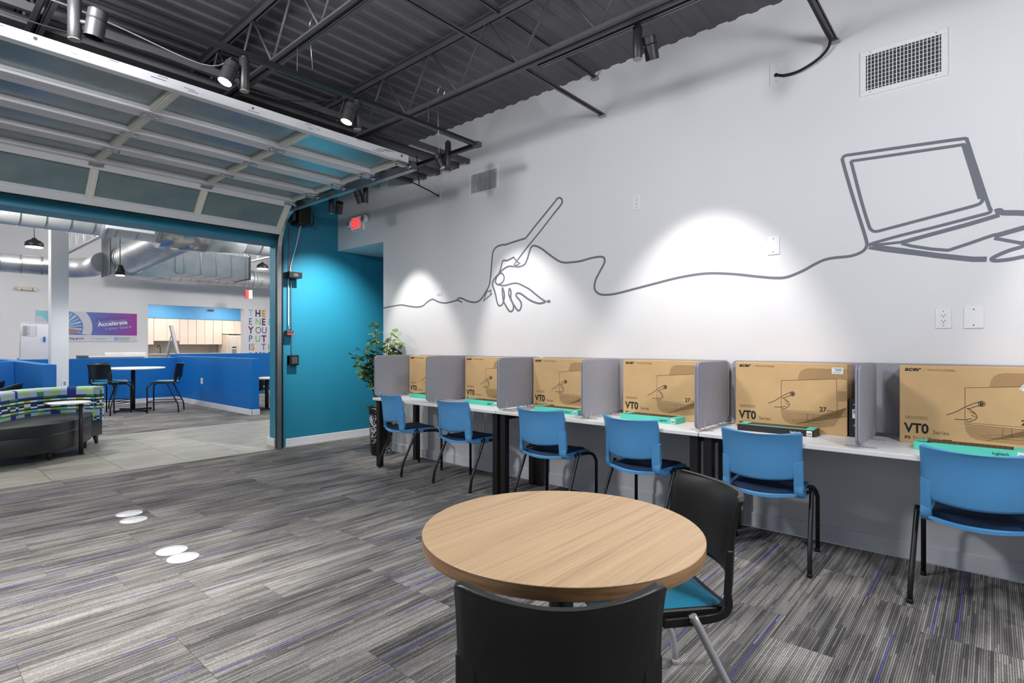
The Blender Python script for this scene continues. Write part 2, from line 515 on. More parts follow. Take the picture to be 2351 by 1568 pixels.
def tag(o, label=None, cat=None, group=None, kind=None):
    if label: o['label'] = label
    if cat: o['category'] = cat
    if group: o['group'] = group
    if kind: o['kind'] = kind
    return o
def thing(name, label, cat, loc=(0, 0, 0), rz=0.0, group=None):
    o = bpy.data.objects.new(name, None); col.objects.link(o)
    o.empty_display_size = 0.1
    o.location = loc; o.rotation_euler = (0, 0, rz)
    return tag(o, label, cat, group)
def shell(name, loc=(0, 0, 0), label=None):
    o = bpy.data.objects.new(name, None); col.objects.link(o); o.location = loc
    o.empty_display_size = 0.1
    return tag(o, label, None, None, 'structure')
def part(name, me, parent, loc=(0, 0, 0), rot=(0, 0, 0)):
    o = bpy.data.objects.new(name, me); col.objects.link(o)
    o.parent = parent; o.location = loc; o.rotation_euler = rot
    return o
def dup(root, loc, rz, label=None, group=None, parent=None):
    def cp(o, par):
        c = o.copy(); col.objects.link(c); c.parent = par
        for ch in list(o.children):
            cp(ch, c)
        return c
    r = cp(root, parent)
    r.location = loc; r.rotation_euler = (0, 0, rz)
    if label: r['label'] = label
    if group: r['group'] = group
    return r
TXT = {}
def text_mesh(s, size, mat, bold=0.0, shear=0.0, align='LEFT', depth=0.0004, space=1.0, sx=1.0):
    """lettering in local XY, lying on z = 0"""
    key = (s, size, mat, bold, shear, align, depth, space, sx)
    if key in TXT:
        return TXT[key]
    cu = bpy.data.curves.new('txt', 'FONT')
    cu.body = s; cu.size = size; cu.offset = bold * size; cu.shear = shear; cu.align_x = align
    cu.extrude = depth; cu.space_character = space; cu.resolution_u = 4; cu.fill_mode = 'BOTH'
    o = bpy.data.objects.new('txt', cu); col.objects.link(o)
    dg = bpy.context.evaluated_depsgraph_get()
    me = bpy.data.meshes.new_from_object(o.evaluated_get(dg))
    bpy.data.objects.remove(o); bpy.data.curves.remove(cu)
    if sx != 1.0:
        me.transform(Matrix.Diagonal((sx, 1, 1, 1)))
    me.name = 'lettering'
    me.materials.clear(); me.materials.append(MATS[mat])
    TXT[key] = me
    return me
def smooth_path(pts, k=4, closed=False):
    """Catmull-Rom through points"""
    P = [Vector(p) for p in pts]; m = len(P); out = []
    n = m if closed else m - 1
    for i in range(n):
        p0 = P[i - 1] if (i or closed) else P[0]; p1 = P[i]; p2 = P[(i + 1) % m]
        p3 = P[(i + 2) % m] if (closed or i + 2 < m) else P[-1]
        for j in range(k):
            t = j / k
            out.append(0.5 * ((2 * p1) + (p2 - p0) * t + (2 * p0 - 5 * p1 + 4 * p2 - p3) * t * t + (3 * p1 - p0 - 3 * p2 + p3) * t ** 3))
    if not closed:
        out.append(P[-1])
    return [tuple(p) for p in out]
def rrect(x0, x1, y0, y1, r, n=5):
    out = []
    for cx_, cy_, a0 in ((x1 - r, y0 + r, -90), (x1 - r, y1 - r, 0), (x0 + r, y1 - r, 90), (x0 + r, y0 + r, 180)):
        for i in range(n + 1):
            a = math.radians(a0 + 90 * i / n)
            out.append((cx_ + r * math.cos(a), cy_ + r * math.sin(a)))
    return out
XY = lambda u, v, w: (u, v, w)
ROT_WALL = (PI / 2, 0, -PI / 2)     # lettering that faces -X (on the right-hand wall): text runs towards -Y
ROT_FAR = (PI / 2, 0, 0)            # lettering that faces -Y

# ================================================================== STRUCTURE
W = 4.11            # right wall plane
YB = 6.80           # teal wall plane
CEIL = 3.69
# --- floors
fl = shell('floor')
m = MB().box(-4.7, W, -5.2, 6.755, -0.12, -0.006); m.box(W, 7.7, 5.70, YB, -0.12, -0.006)
m.build('slab', 'carpet', fl)
plank = MB().box(-0.5, 0.5, -0.125, 0.125, -0.006, 0).mesh('carpet_plank', 'carpet')
def lay_planks(root, x0, x1, y0, y1, rnd, cuts=None):
    y = y0; r = 0
    while y < y1 - 0.02:
        w = min(0.25, y1 - y)
        x = x0 - rnd.choice((0.0, 0.25, 0.5, 0.75)) ; 
        while x < x1 - 0.01:
            a = max(x, x0); b_ = min(x + 1.0, x1)
            if b_ - a > 0.02:
                o = part('carpet_plank', plank, root, ((a + b_) / 2, y + w / 2, 0))
                o.scale = ((b_ - a) - 0.0012, (w - 0.0010) / 0.25, 1)
            x += 1.0
        y += 0.25; r += 1
lay_planks(fl, -1.9, W - 0.012, -1.25, 6.75, random.Random(3))
lay_planks(fl, W - 0.012, 6.1, 5.752, 6.80, random.Random(8))
fc = shell('floor_corridor')
MB().box(-4.7, 10.2, 6.76, 9.56, -0.12, -0.004).build('grout_bed', 'concrete_base', fc)
tile = MB().box(-0.295, 0.295, -0.59, 0.59, -0.004, 0.0005).mesh('floor_tile', 'porcelain')
for i in range(14):
    x = -1.31 + 0.59 * i + 0.295
    for j in range(4):
        y0 = 6.757 + 1.18 * j - (0.0 if i % 2 else 0.59)
        a = max(y0, 6.757); b_ = min(y0 + 1.18, 9.555)
        if b_ - a < 0.03: continue
        o = part('floor_tile', tile, fc, (x, (a + b_) / 2, 0)); o.scale = ((0.59 - 0.004) / 0.59, (b_ - a - 0.004) / 1.18, 1)
ff = shell('floor_far')
MB().box(-6.2, 10.2, 9.56, 20.4, -0.12, -0.006).build('slab', 'carpet', ff)
lay_planks(ff, 0.6, 6.6, 9.56, 14.32, random.Random(5))
m = MB().box(-4.7, 4.2, 6.752, 6.758, -0.004, 0.002); m.build('edge_strip', 'steel_galv', fc)

# --- main room walls
wr = MB().box(W, W + 0.15, -5.1, 5.752, 0, 3.78); wr.box(W, W + 0.15, 5.752, YB, 2.60, 3.78)
tag(wr.build('wall_right', 'white_paint'), kind='structure')
wb = MB().box(3.30, 7.7, YB, 7.10, 0, 4.5).box(-2.60, 3.30, YB, 7.10, 2.585, 4.5).box(-4.7, -2.60, YB, 7.10, 0, 4.5)
tag(wb.build('wall_back', 'teal_paint'), kind='structure')
wl = MB().box(-4.75, -4.6, -5.1, YB, 0, 0.35).box(-4.75, -4.6, -5.1, YB, 3.15, 3.78).box(-4.75, -4.6, -5.1, -2.9, 0.35, 3.15).box(-4.75, -4.6, 4.1, YB, 0.35, 3.15)
tag(wl.build('wall_left', 'white_paint'), kind='structure')
wf = MB().box(-4.75, 4.3, -5.2, -5.05, 0, 0.35).box(-4.75, 4.3, -5.2, -5.05, 3.15, 3.78).box(-4.75, -4.2, -5.2, -5.05, 0.35, 3.15).box(3.6, 4.3, -5.2, -5.05, 0.35, 3.15)
tag(wf.build('wall_front', 'white_paint'), kind='structure')
def shopfront(name, pts):
    (ax, ay), (bx, by), n = pts
    root = shell(name)
    for i in range(n + 1):
        t = i / n; x = ax + (bx - ax) * t; y = ay + (by - ay) * t
        MB().box(x - 0.03, x + 0.03, y - 0.03, y + 0.03, 0.35, 3.15).build('mullion', 'window_frame', root)
    for z in (0.38, 2.3, 3.12):
        MB().bar((ax, ay, z), (bx, by, z), 0.06, 0.06).build('transom', 'window_frame', root)
    for i in range(n):
        t0 = (i + 0.02) / n; t1 = (i + 0.98) / n
        for z0, z1 in ((0.41, 2.27), (2.33, 3.09)):
            p = (ax + (bx - ax) * t0, ay + (by - ay) * t0, (z0 + z1) / 2); q = (ax + (bx - ax) * t1, ay + (by - ay) * t1, (z0 + z1) / 2)
            MB().bar(p, q, 0.01, z1 - z0).build('pane', 'window_glass', root)
shopfront('window_1', ((-4.2, -5.12), (3.6, -5.12), 5))  # unseen windows, added to carry the fill light
shopfront('window_2', ((-4.67, -2.9), (-4.67, 4.1), 5))
# passage behind the right wall
wp = MB().box(W + 0.15, 7.7, 5.60, 5.752, 0, 2.75).box(7.55, 7.7, 5.7, YB, 0, 2.75)
tag(wp.build('wall_passage', 'white_paint'), kind='structure')
cp = MB().box(W + 0.15, 7.7, 5.752, YB, 2.60, 2.75)
tag(cp.build('ceiling_passage', 'white_paint'), kind='structure')

# --- ceiling: fluted steel deck, flutes along X
def fluted(name, x0, x1, y0, y1, z, mat, per=0.152, dep=0.012):
    b = MB(); ys = []; y = y0
    while y < y1:
        for dy, dz in ((0, dep), (0.066, dep), (0.086, 0), (0.132, 0)):
            if y + dy < y1: ys.append((y + dy, z + dz))
        y += per
    ys.append((y1, z + dep))
    k = len(ys)
    b.v = [(x0, yy, zz) for yy, zz in ys] + [(x1, yy, zz) for yy, zz in ys]
    b.f = [(i, i + 1, k + i + 1, k + i) for i in range(k - 1)]; b.sm = [False] * (k - 1)
    b.box(x0, x1, y0, y1, z + dep + 0.02, z + dep + 0.05)
    return tag(b.build(name, mat, fix=False), kind='structure')
fluted('ceiling', -4.75, W + 0.15, -5.2, YB, CEIL, 'black_deck')
fluted('ceiling_far', -6.2, 10.2, 7.1, 17.7, 4.30, 'white_deck', 0.3)
# --- skirting
def base(name, boxes, mat='white_trim'):
    b = MB()
    for q in boxes: b.box(*q)
    return tag(b.build(name, mat, bevel=0.004, seg=1), kind='structure')
base('baseboard_right', [(W - 0.012, W, -5.05, 5.752, 0, 0.105)])
base('baseboard_back', [(3.36, 4.9, YB - 0.013, YB, 0, 0.105)])
base('baseboard_jamb', [(3.275, 3.30, 6.93, 7.125, 0, 0.105)])
base('baseboard_far', [(-6, 4.75, 17.488, 17.5, 0, 0.1), (7.31, 10, 17.488, 17.5, 0, 0.1)])
# --- far room
w1 = MB().box(-6.2, 4.75, 17.5, 17.7, 0, 4.5).box(4.75, 7.31, 17.5, 17.7, 2.44, 4.5).box(7.31, 10.2, 17.5, 17.7, 0, 4.5)
tag(w1.build('wall_far', 'white_paint'), kind='structure')
tag(MB().box(-6.2, -6.0, 7.1, 17.5, 0, 4.5).build('wall_far_left', 'white_paint'), kind='structure')
tag(MB().box(10.0, 10.2, 7.1, 17.5, 0, 4.5).build('wall_far_right', 'white_paint'), kind='structure')
wk = MB().box(4.4, 9.2, 20.2, 20.4, 0, 2.75).box(4.3, 4.5, 17.7, 20.2, 0, 2.75).box(9.0, 9.2, 17.7, 20.2, 0, 2.75)
tag(wk.build('wall_kitchen', 'white_paint'), kind='structure')
tag(MB().box(4.4, 9.2, 17.7, 20.2, 2.72, 2.85).build('ceiling_kitchen', 'white_paint'), kind='structure')
tag(MB().box(4.5, 9.0, 19.6, 20.2, 2.155, 2.72).build('wall_kitchen_soffit', 'lit_blue_paint'), kind='structure')
# low blue partitions with white skirting
def low_wall(name, boxes, skirts):
    root = shell(name)
    b = MB()
    for q in boxes: b.box(*q)
    b.build('partition', 'blue_paint', root, bevel=0.006)
    if skirts:
        s_ = MB()
        for q in skirts: s_.box(*q)
        s_.build('skirting', 'white_trim', root, bevel=0.004, seg=1)
low_wall('wall_low_1', [(-1.5, 4.60, 14.35, 14.50, 0, 1.02), (4.47, 4.60, 10.33, 14.35, 0, 1.055)],
         [(2.35, 4.47, 14.338, 14.35, 0, 0.11), (4.458, 4.47, 10.318, 14.34, 0, 0.11), (4.458, 4.612, 10.318, 10.33, 0, 0.11)])
low_wall('wall_low_2', [(1.36, 1.50, 9.41, 14.2, 0, 1.045), (-3.0, 1.36, 11.85, 11.98, 0, 1.045)], [(1.35, 1.51, 9.398, 9.41, 0, 0.11)])
low_wall('wall_low_3', [(4.60, 9.5, 15.10, 15.25, 0, 1.09)], [])
# square column
cl = shell('column', (2.035, 12.6, 0))
MB().box(-0.125, 0.125, -0.125, 0.125, 0, 4.3).build('shaft', 'white_paint', cl, bevel=0.01)

# ================================================================== CEILING STEEL
def joist(name, x, y0, y1, zb, zt, mat, label, cat='joist', panel=0.62, group=None, rods=True):
    t = thing(name, label, cat, (x, y0, zb), 0, group)
    L = y1 - y0
    m = MB()
    for s in (-1, 1):
        m.box(s * 0.012, s * 0.042, 0, L, 0.0, 0.006); m.box(s * 0.010, s * 0.016, 0, L, 0.0, 0.042)
    m.build('bottom_chord', mat, t)
    h = zt - zb
    m = MB()
    for s in (-1, 1):
        m.box(s * 0.012, s * 0.045, 0, L, h - 0.006, h); m.box(s * 0.010, s * 0.016, 0, L, h - 0.045, h)
    m.build('top_chord', mat, t)
    n = int(L / panel)
    up = MB().cyl((0, 0, 0.02), (0, panel / 2, h - 0.02), 0.009, 8).mesh('web_rod', mat)
    dn = MB().cyl((0, 0, h - 0.02), (0, panel / 2, 0.02), 0.009, 8).mesh('web_rod', mat)
    for i in range(n):
        part('web_rod', up, t, (0, i * panel, 0)); part('web_rod', dn, t, (0, i * panel + panel / 2, 0))
    return t
g = 'black open-web roof joists'
for x, lab in ((2.86, 'black open-web roof joist running nearest to the white wall'), (1.73, 'black open-web roof joist crossing above the lit ceiling spotlights'),
               (0.59, 'black open-web roof joist at the upper left corner above the garage door'), (-0.55, 'black open-web roof joist beyond the upper left corner'), (-1.68, 'black open-web roof joist farthest left of the room')):
    joist('roof_joist', x, -5.0, 6.78, 3.20, 3.66, 'black_steel', lab, group=g)
# bridging angles between the joists, bolted to the wall
def bridging(y, z, x0, lab):
    t = thing('bridging_angle', lab, 'steel angle', (x0, y, z), 0, 'bridging angles')
    L = W - x0
    m = MB().box(0, L, -0.013, 0.013, 0, 0.004); m.box(0, L, -0.013, -0.009, 0, 0.024)
    m.build('angle_bar', 'black_steel', t)
    MB().box(L - 0.05, L - 0.002, -0.028, 0.028, -0.012, 0.0).build('wall_clip', 'steel_galv', t)
bridging(2.55, 3.29, -4.5, 'dark steel angle reaching the white wall above the drawn hand')
bridging(0.78, 3.29, -4.5, 'dark steel angle reaching the white wall beside the large air grille')
bridging(2.62, 3.635, -4.5, 'dark steel angle tight under the roof deck, its bracket on the white wall')
# struts that carry the garage door tracks
g = 'overhead struts by the garage door'
for y, z, w, lab in ((4.22, 3.24, 0.035, 'dark overhead strut nearest the light track corner'), (4.42, 3.23, 0.11, 'wide dark overhead strut behind the track corner'),
                     (4.70, 3.22, 0.05, 'dark overhead strut just past the garage door edge'), (4.93, 3.22, 0.035, 'thin dark overhead strut above the door corner bracket'), (5.18, 3.22, 0.035, 'thin dark overhead strut nearest the cable plate')):
    t = thing('door_strut', lab, 'strut', (-2.2, y, z), 0, g)
    L = W - 0.004 + 2.2
    m = MB().box(0, L, -w / 2, w / 2, 0, 0.012); m.box(0, L, -w / 2, -w / 2 + 0.008, 0.012, 0.05); m.box(0, L, w / 2 - 0.008, w / 2, 0.012, 0.05)
    m.build('channel', 'black_steel', t)
    MB().cyl((L - 0.06, 0, -0.008), (L - 0.06, 0, 0.0), 0.009, 10).build('bolt', 'steel_bright', t)

# ================================================================== TRACK LIGHTING
ZT = 3.03
t = thing('lighting_track', 'black lighting track turning a corner above the garage door', 'light track', (3.36, 3.34, ZT))
MB().box(-6.5, 0.016, -0.016, 0.016, -0.012, 0.012).build('track_rail', 'black_metal', t)
MB().box(-0.018, 0.018, 0.018, 3.40, -0.016, 0.016).build('track_rail', 'black_metal', t)
MB().cyl((-6.5, 0.075, 0.02), (-0.02, 0.075, 0.02), 0.010, 10).build('conduit', 'black_steel', t)
MB().box(-0.03, 0.024, -0.024, 0.03, -0.02, 0.02).build('corner_joint', 'black_steel', t)
m = MB()
for x in (-0.55, -1.63, -2.77): m.cyl((x, 0, 0.016), (x, 0, 0.20), 0.003, 6)
for y in (1.2, 2.6): m.cyl((0, y, 0.016), (0, y, 0.64), 0.003, 6)
m.build('hanger_rods', 'black_steel', t)
ZT2 = 3.255
t = thing('lighting_track', 'black lighting track beside the joist next to the white wall', 'light track', (3.0, -4.6, ZT2))
MB().box(-0.018, 0.018, 0, 6.98, -0.016, 0.016).build('track_rail', 'black_metal', t)
m = MB()
for s in (-1, 1): m.box(s * 0.012 - 0.002, s * 0.012 + 0.002, 0.01, 6.97, -0.0175, -0.016)
m.build('contact_strip', 'steel_galv', t)
ZT3 = 3.255
t = thing('lighting_track', 'added black lighting track over the left half of the room', 'light track', (-0.9, -4.6, ZT3))  # unseen track, added to hold extra floor spotlights
MB().box(-0.018, 0.018, 0, 7.4, -0.016, 0.016).build('track_rail', 'black_metal', t)

def spot(root, loc, target, watts, half, blend, rgbc=(1.0, 0.955, 0.90), r=0.03):
    l = bpy.data.lights.new('lamp_beam', 'SPOT')
    l.energy = watts; l.color = rgbc; l.spot_size = math.radians(half * 2); l.spot_blend = blend; l.shadow_soft_size = r
    o = bpy.data.objects.new('lamp_beam', l); col.objects.link(o)
    o.parent = root
    o.location = loc
    d = Vector(target) - (root.location + Vector(loc))
    o.rotation_euler = d.to_track_quat('-Z', 'Y').to_euler()
def track_head(label, p, side, target, watts=0, half=25, blend=0.35, drop=0.19, lit=None, rl=0.041, rec=0.035):
    """driver cylinder hanging from the track and a tilted lamp can beside it; p is the point on the track, side the way the can sits"""
    t = thing('track_spotlight', label, 'spotlight', p, 0, 'ceiling track spotlights')
    MB().cyl((0, 0, -0.016), (0, 0, -0.03), 0.018, 12).build('track_adapter', 'head_black', t)
    MB().cyl((0, 0, -0.03), (0, 0, -0.03 - drop), 0.028, 24).build('driver_can', 'head_black', t, bevel=0.002, seg=1)
    MB().cyl((0, 0, -0.0302 - drop), (0, 0, -0.034 - drop), 0.026, 24).build('end_cap', 'lamp_off', t)
    sd = Vector(side).normalized(); c = sd * 0.086 + Vector((0, 0, -0.04 - drop * 0.55))
    MB().cyl((0, 0, c.z), tuple(c * 1.0), 0.012, 10).build('pivot_arm', 'head_black', t)
    d = (Vector(target) - (Vector(p) + c)).normalized()
    a = c - d * 0.066; b_ = c + d * 0.066
    can = MB().cyl(a, b_, rl, 28, caps=False).cyl(b_, a + d * 0.02, rl * 0.92, 28, caps=False).cyl(a, a + d * 0.004, rl, 28).build('lamp_can', 'head_black', t, fix=False)
    q = c - d * 0.02
    MB().cyl(q - d * 0.004, q + d * 0.004, rl + 0.0015, 28).build('lamp_ring', 'rubber_black', can)
    MB().cyl(b_ - d * rec, b_ - d * (rec - 0.003), rl * 0.90, 28).build('lens', 'lamp_face' if (watts and lit is not False) else 'lamp_off', can)
    if watts:
        spot(t, tuple(b_ + d * 0.02), target, watts, half, blend)
    return t
TR = (3.36, None, ZT)
track_head('black ceiling spotlight pair at the upper left above the garage door', (0.60, 3.34, ZT), (0.9, -0.5, 0), (0.35, 3.7, 0.0), SP_FLOOR * 1.2, 34, 0.6, drop=0.22, lit=False)  # lens stays unlit; the beam is added to brighten the left carpet
track_head('glowing black ceiling spotlight nearest the left hook on the joist', (1.40, 3.34, ZT), (-1, 0.1, 0), (0.25, 3.2, 0.0), SP_FLOOR, 34, 0.6, rec=0.006)
track_head('glowing black ceiling spotlight nearest the right end of the garage door', (2.17, 3.34, ZT), (-1, -0.3, 0), (1.2, 3.4, 0.0), SP_FLOOR * 0.2, 36, 0.6, rec=0.006)
track_head('black ceiling spotlight just inside the track corner', (3.36, 3.72, ZT + 0.14), (-0.25, 1, 0), (4.11, 3.26, 1.0), SP_WALL * 1.0, 28, 0.6, drop=0.26)
track_head('black square-looking spotlight under the track beside the junction box', (3.36, 5.02, ZT), (-0.3, 1, 0), (4.11, 5.05, 1.0), SP_WALL * 0.9, 29, 0.55)
track_head('black spotlight under the track in front of the teal wall', (3.36, 5.70, ZT), (0.9, -0.4, 0), (3.90, YB, 1.50), SP_TEAL, 36, 1.0)
track_head('black ceiling spotlight close to the white wall, right of the joist', (3.0, 1.62, ZT2), (0.8, -0.6, 0), (4.11, 1.68, 1.0), SP_WALL * 1.25, 30, 0.6)
track_head('black ceiling spotlight above the large air grille', (3.0, -0.55, ZT2), (0.8, -0.6, 0), (4.11, -0.75, 1.3), SP_WALL * 0.8, 27, 0.6)
track_head('added black ceiling spotlight over the near end of the desks', (3.0, 0.55, ZT2), (-0.8, -0.6, 0), (2.2, 0.3, 0.0), SP_FLOOR * 0.4, 34, 0.6)  # this and the next three: unseen, added to brighten the floor
track_head('added black ceiling spotlight over the round table', (-0.9, 1.2, ZT3), (0.8, -0.6, 0), (1.2, 1.9, 0.0), SP_FLOOR * 0.2, 34, 0.7)
track_head('added black ceiling spotlight over the open carpet', (-0.9, 2.5, ZT3), (0.8, -0.6, 0), (0.2, 3.9, 0.0), SP_FLOOR * 0.6, 36, 0.7)
track_head('added black ceiling spotlight behind the viewer', (3.0, -2.2, ZT2), (-0.8, -0.6, 0), (2.2, -0.6, 0.0), SP_FLOOR * 0.7, 36, 0.7)

# loose cables along the track, hook wires on the joists
def cable(name, label, pts, r, mat='rubber_black', group=None, k=6):
    m = MB().tube(smooth_path(pts, k), r, 7)
    return tag(m.build(name, mat), label, 'cable', group)
g = 'cables slung along the light track'
cable('slack_cable', 'upper slack grey cable slung beside the light track at the upper left', [(-1.2, 3.46, 3.02), (-0.2, 3.48, 2.96), (0.6, 3.46, 2.99), (1.2, 3.45, 2.93), (1.36, 3.42, 3.02)], 0.004, 'steel_galv', g)
cable('slack_cable', 'lower slack black cable hanging behind the left spotlights', [(-0.6, 3.7, 3.04), (0.4, 3.62, 2.92), (1.0, 3.66, 2.99), (1.7, 3.58, 2.94), (2.1, 3.42, 3.02)], 0.004, 'rubber_black', g)
cable('slack_cable', 'blue cable strip lying along the middle of the light track', [(1.45, 3.36, 3.052), (1.8, 3.36, 3.053), (2.12, 3.36, 3.052)], 0.005, 'blue_paint', g)
def hook_wire(label, x, y, z, drop):
    t = thing('hook_wire', label, 'wire', (x, y, z), 0, 'wire hooks on the joists')
    m = MB().tube([(0, 0.045 * math.cos(a / 10 * 5.2), 0.045 + 0.045 * math.sin(a / 10 * 5.2)) for a in range(11)], 0.004, 6)
    m.build('wire_loop', 'steel_bright', t)
    MB().cyl((0, 0.045, 0.045), (0.03, 0.06, -drop), 0.003, 6).build('wire_tail', 'steel_galv', t)
hook_wire('bright wire loop hooked on the joist at the upper left', 1.76, 3.20, 3.26, 0.20)
hook_wire('thin wire loop hooked on the joist above the track corner', 2.89, 3.28, 3.26, 0.42)
# globe lamps out of view: one read off shadows, the rest added as fill
g = 'white globe pendants'
def globe(x, y, z, wt, lab, top, c=(0.95, 0.97, 1.0), g=g):
    t = thing('unseen_globe', lab, 'pendant lamp', (x, y, z), 0, g)
    MB().lathe([(0.001, 0.0)] + [(0.17 * math.sin(a), 0.17 - 0.17 * math.cos(a)) for a in [PI * i / 14 for i in range(1, 14)]] + [(0.001, 0.34)], 28).build('globe', 'globe_white', t)
    MB().cyl((0, 0, 0.34), (0, 0, top - z), 0.006, 8).build('suspension', 'black_steel', t)
    l = bpy.data.lights.new('globe_glow', 'POINT'); l.energy = wt; l.color = c; l.shadow_soft_size = 0.20
    o = bpy.data.objects.new('globe_glow', l); col.objects.link(o); o.parent = t; o.location = (0, 0, -0.22)
for x, y, z, wt, lab in ((1.9, -0.8, 2.76, GLOBE, 'white globe pendant hanging past the right end of the desks'), (1.25, 1.25, 3.02, FILL_GLOBE2, 'added white globe pendant hanging above the wooden table'), (0.1, 2.9, 3.22, FILL_GLOBE3, 'added white globe pendant hanging above the open carpet')):
    globe(x, y, z, wt, lab, 3.69)

# ================================================================== GARAGE DOOR (raised, rolled overhead)
DX0, DX1, NP = -2.5, 3.16, 6
PW = (DX1 - DX0) / NP
door = shell('door_1', (DX0, 4.03, 3.0), 'raised white sectional garage door with frosted glass panes')
DL = DX1 - DX0
bounds = [0.0, 0.60, 1.13, 1.66, 2.18]
secs = [(bounds[i], bounds[i + 1] - bounds[i], 0.0) for i in range(4)] + [(2.18, 0.475, -math.radians(46))]
stile_cache = {}
hm = MB().box(-0.045, 0.045, -0.034, -0.008, -0.030, -0.022); hm.box(-0.045, 0.045, 0.008, 0.034, -0.030, -0.022)
hm.cyl((-0.047, 0, -0.030), (0.047, 0, -0.030), 0.008, 10); hm.box(-0.012, 0.012, -0.034, 0.034, -0.033, -0.026)
for sx in (-0.03, 0.03):
    for sy in (-0.022, 0.022): hm.cyl((sx, sy, -0.036), (sx, sy, -0.03), 0.006, 8)
hinge = hm.mesh('hinge', 'steel_bright')
for si, (v0, ln, rot) in enumerate(secs):
    rail = 0.078
    m = MB()
    lo = rail * (1.0 if si else 0.9)
    m.box(0, DL, 0.002, lo, -0.022, 0.045)
    m.box(0, DL, ln - rail, ln - 0.002, -0.022, 0.045)
    for a in (lo, ln - rail - 0.012):           # stepped glazing bead
        m.box(0.03, DL - 0.03, a, a + 0.012, -0.004, 0.03)
    sec = m.build('door_section', 'door_rail', door, bevel=0.006, seg=2)
    sec.location = (0, v0, 0); sec.rotation_euler = (rot, 0, 0)
    key = round(ln, 3)
    st = MB().box(-0.034, 0.034, lo, ln - rail, -0.014, 0.042)
    st.box(-0.020, 0.020, lo, ln - rail, -0.020, -0.014)
    st = st.mesh('stile', 'door_white', bevel=0.003, seg=1)
    pn = MB().box(0.03, PW - 0.03, lo - 0.002, ln - rail + 0.002, 0.014, 0.022).mesh('frosted_glass', 'frosted_pane')
    for i in range(NP + 1):
        x = min(max(i * PW, 0.034), DL - 0.034)
        part('stile', st, sec, (x, 0, 0))
        if i < NP:
            part('frosted_glass', pn, sec, (i * PW, 0, 0))
        if si:
            part('hinge', hinge, sec, (x if i else 0.05, 0, 0)).scale = (1.25, 1.25, 1.0)
# scuffed front edge: holes and scratches
m = MB()
for x, r in ((3.05, 0.010), (4.25, 0.008), (5.58, 0.010)):
    m.cyl((x, -0.0005, 0.018), (x, 0.003, 0.018), r, 12)
rs = random.Random(11)
for i in range(26):
    x = rs.uniform(2.2, 5.4); l = rs.uniform(0.01, 0.10); z = rs.uniform(-0.012, 0.034)
    m.box(x, x + l, -0.0006, 0.002, z, z + rs.uniform(0.0015, 0.004))
m.build('edge_scuffs', 'scuff_dark', door)
# bottom seal of the lowest section
MB().box(0, DL, 0.470, 0.492, -0.012, 0.036).build('rubber_seal', 'rubber_black', sec)
# end plates and rollers along the right edge
m = MB()
for v in (0.05, 0.62, 1.15, 1.68, 2.20):
    m.box(DL - 0.03, DL + 0.004, v - 0.045, v + 0.045, -0.028, 0.0)
m.build('end_bracket', 'steel_galv', door, bevel=0.002, seg=1)
for v in (0.05, 0.62, 1.15, 1.68, 2.20):
    q = MB().cyl((DL - 0.12, v, -0.04), (DL + 0.035, v, -0.04), 0.006, 8); q.cyl((DL + 0.028, v, -0.04), (DL + 0.052, v, -0.04), 0.022, 16)
    q.box(DL - 0.10, DL - 0.01, v - 0.025, v + 0.025, -0.056, -0.03)
    q.build('roller', 'steel_bright', door, bevel=0.001, seg=1)

# tracks
def door_track(label, x, s):
    t = thing('door_track', label, 'door track', (x, 6.72, 0))
    path = [(0, 0, 0.005), (0, 0, 2.44)] + [(0, -0.42 + 0.42 * math.cos(a), 2.44 + 0.52 * math.sin(a)) for a in [PI / 2 * i / 8 for i in range(1, 9)]] + [(0, -2.68, 2.96)]
    def chan(u0, u1, w0, w1):
        m = MB(); n = len(path); k = 0
        for i, p in enumerate(path):
            a = path[max(i - 1, 0)]; b_ = path[min(i + 1, n - 1)]
            d = Vector(b_) - Vector(a); d.normalize(); nn = Vector((0, -d.z, d.y))
            for u, w in ((u0, w0), (u1, w0), (u1, w1), (u0, w1)):
                m.v.append(tuple(Vector(p) + Vector((u, 0, 0)) + nn * w))
        for i in range(n - 1):
            for j in range(4):
                m.f.append((4 * i + j, 4 * i + (j + 1) % 4, 4 * i + 4 + (j + 1) % 4, 4 * i + 4 + j)); m.sm.append(False)
        m.f += [(3, 2, 1, 0), (4 * n - 4, 4 * n - 3, 4 * n - 2, 4 * n - 1)]; m.sm += [False, False]
        return m
    chan(s * 0.028, s * 0.032, -0.03, 0.03).build('track_web', 'steel_galv', t)
    chan(-s * 0.02, s * 0.03, -0.032, -0.028).build('track_flange', 'steel_bright', t)
    chan(-s * 0.02, s * 0.03, 0.028, 0.032).build('track_flange', 'steel_galv', t)
    MB().box(s * 0.034, s * 0.078, 0.02, 0.078, 0.0, 2.7).build('wall_angle', 'black_metal', t)
    MB().box(min(s * 0.034, s * 0.04), max(s * 0.034, s * 0.04), -2.66, -0.45, 2.93, 3.0).build('track_angle', 'steel_galv', t)
door_track('steel garage door track curving up beside the teal wall', 3.225, 1)
door_track('steel garage door track at the far left of the opening', -2.565, -1)

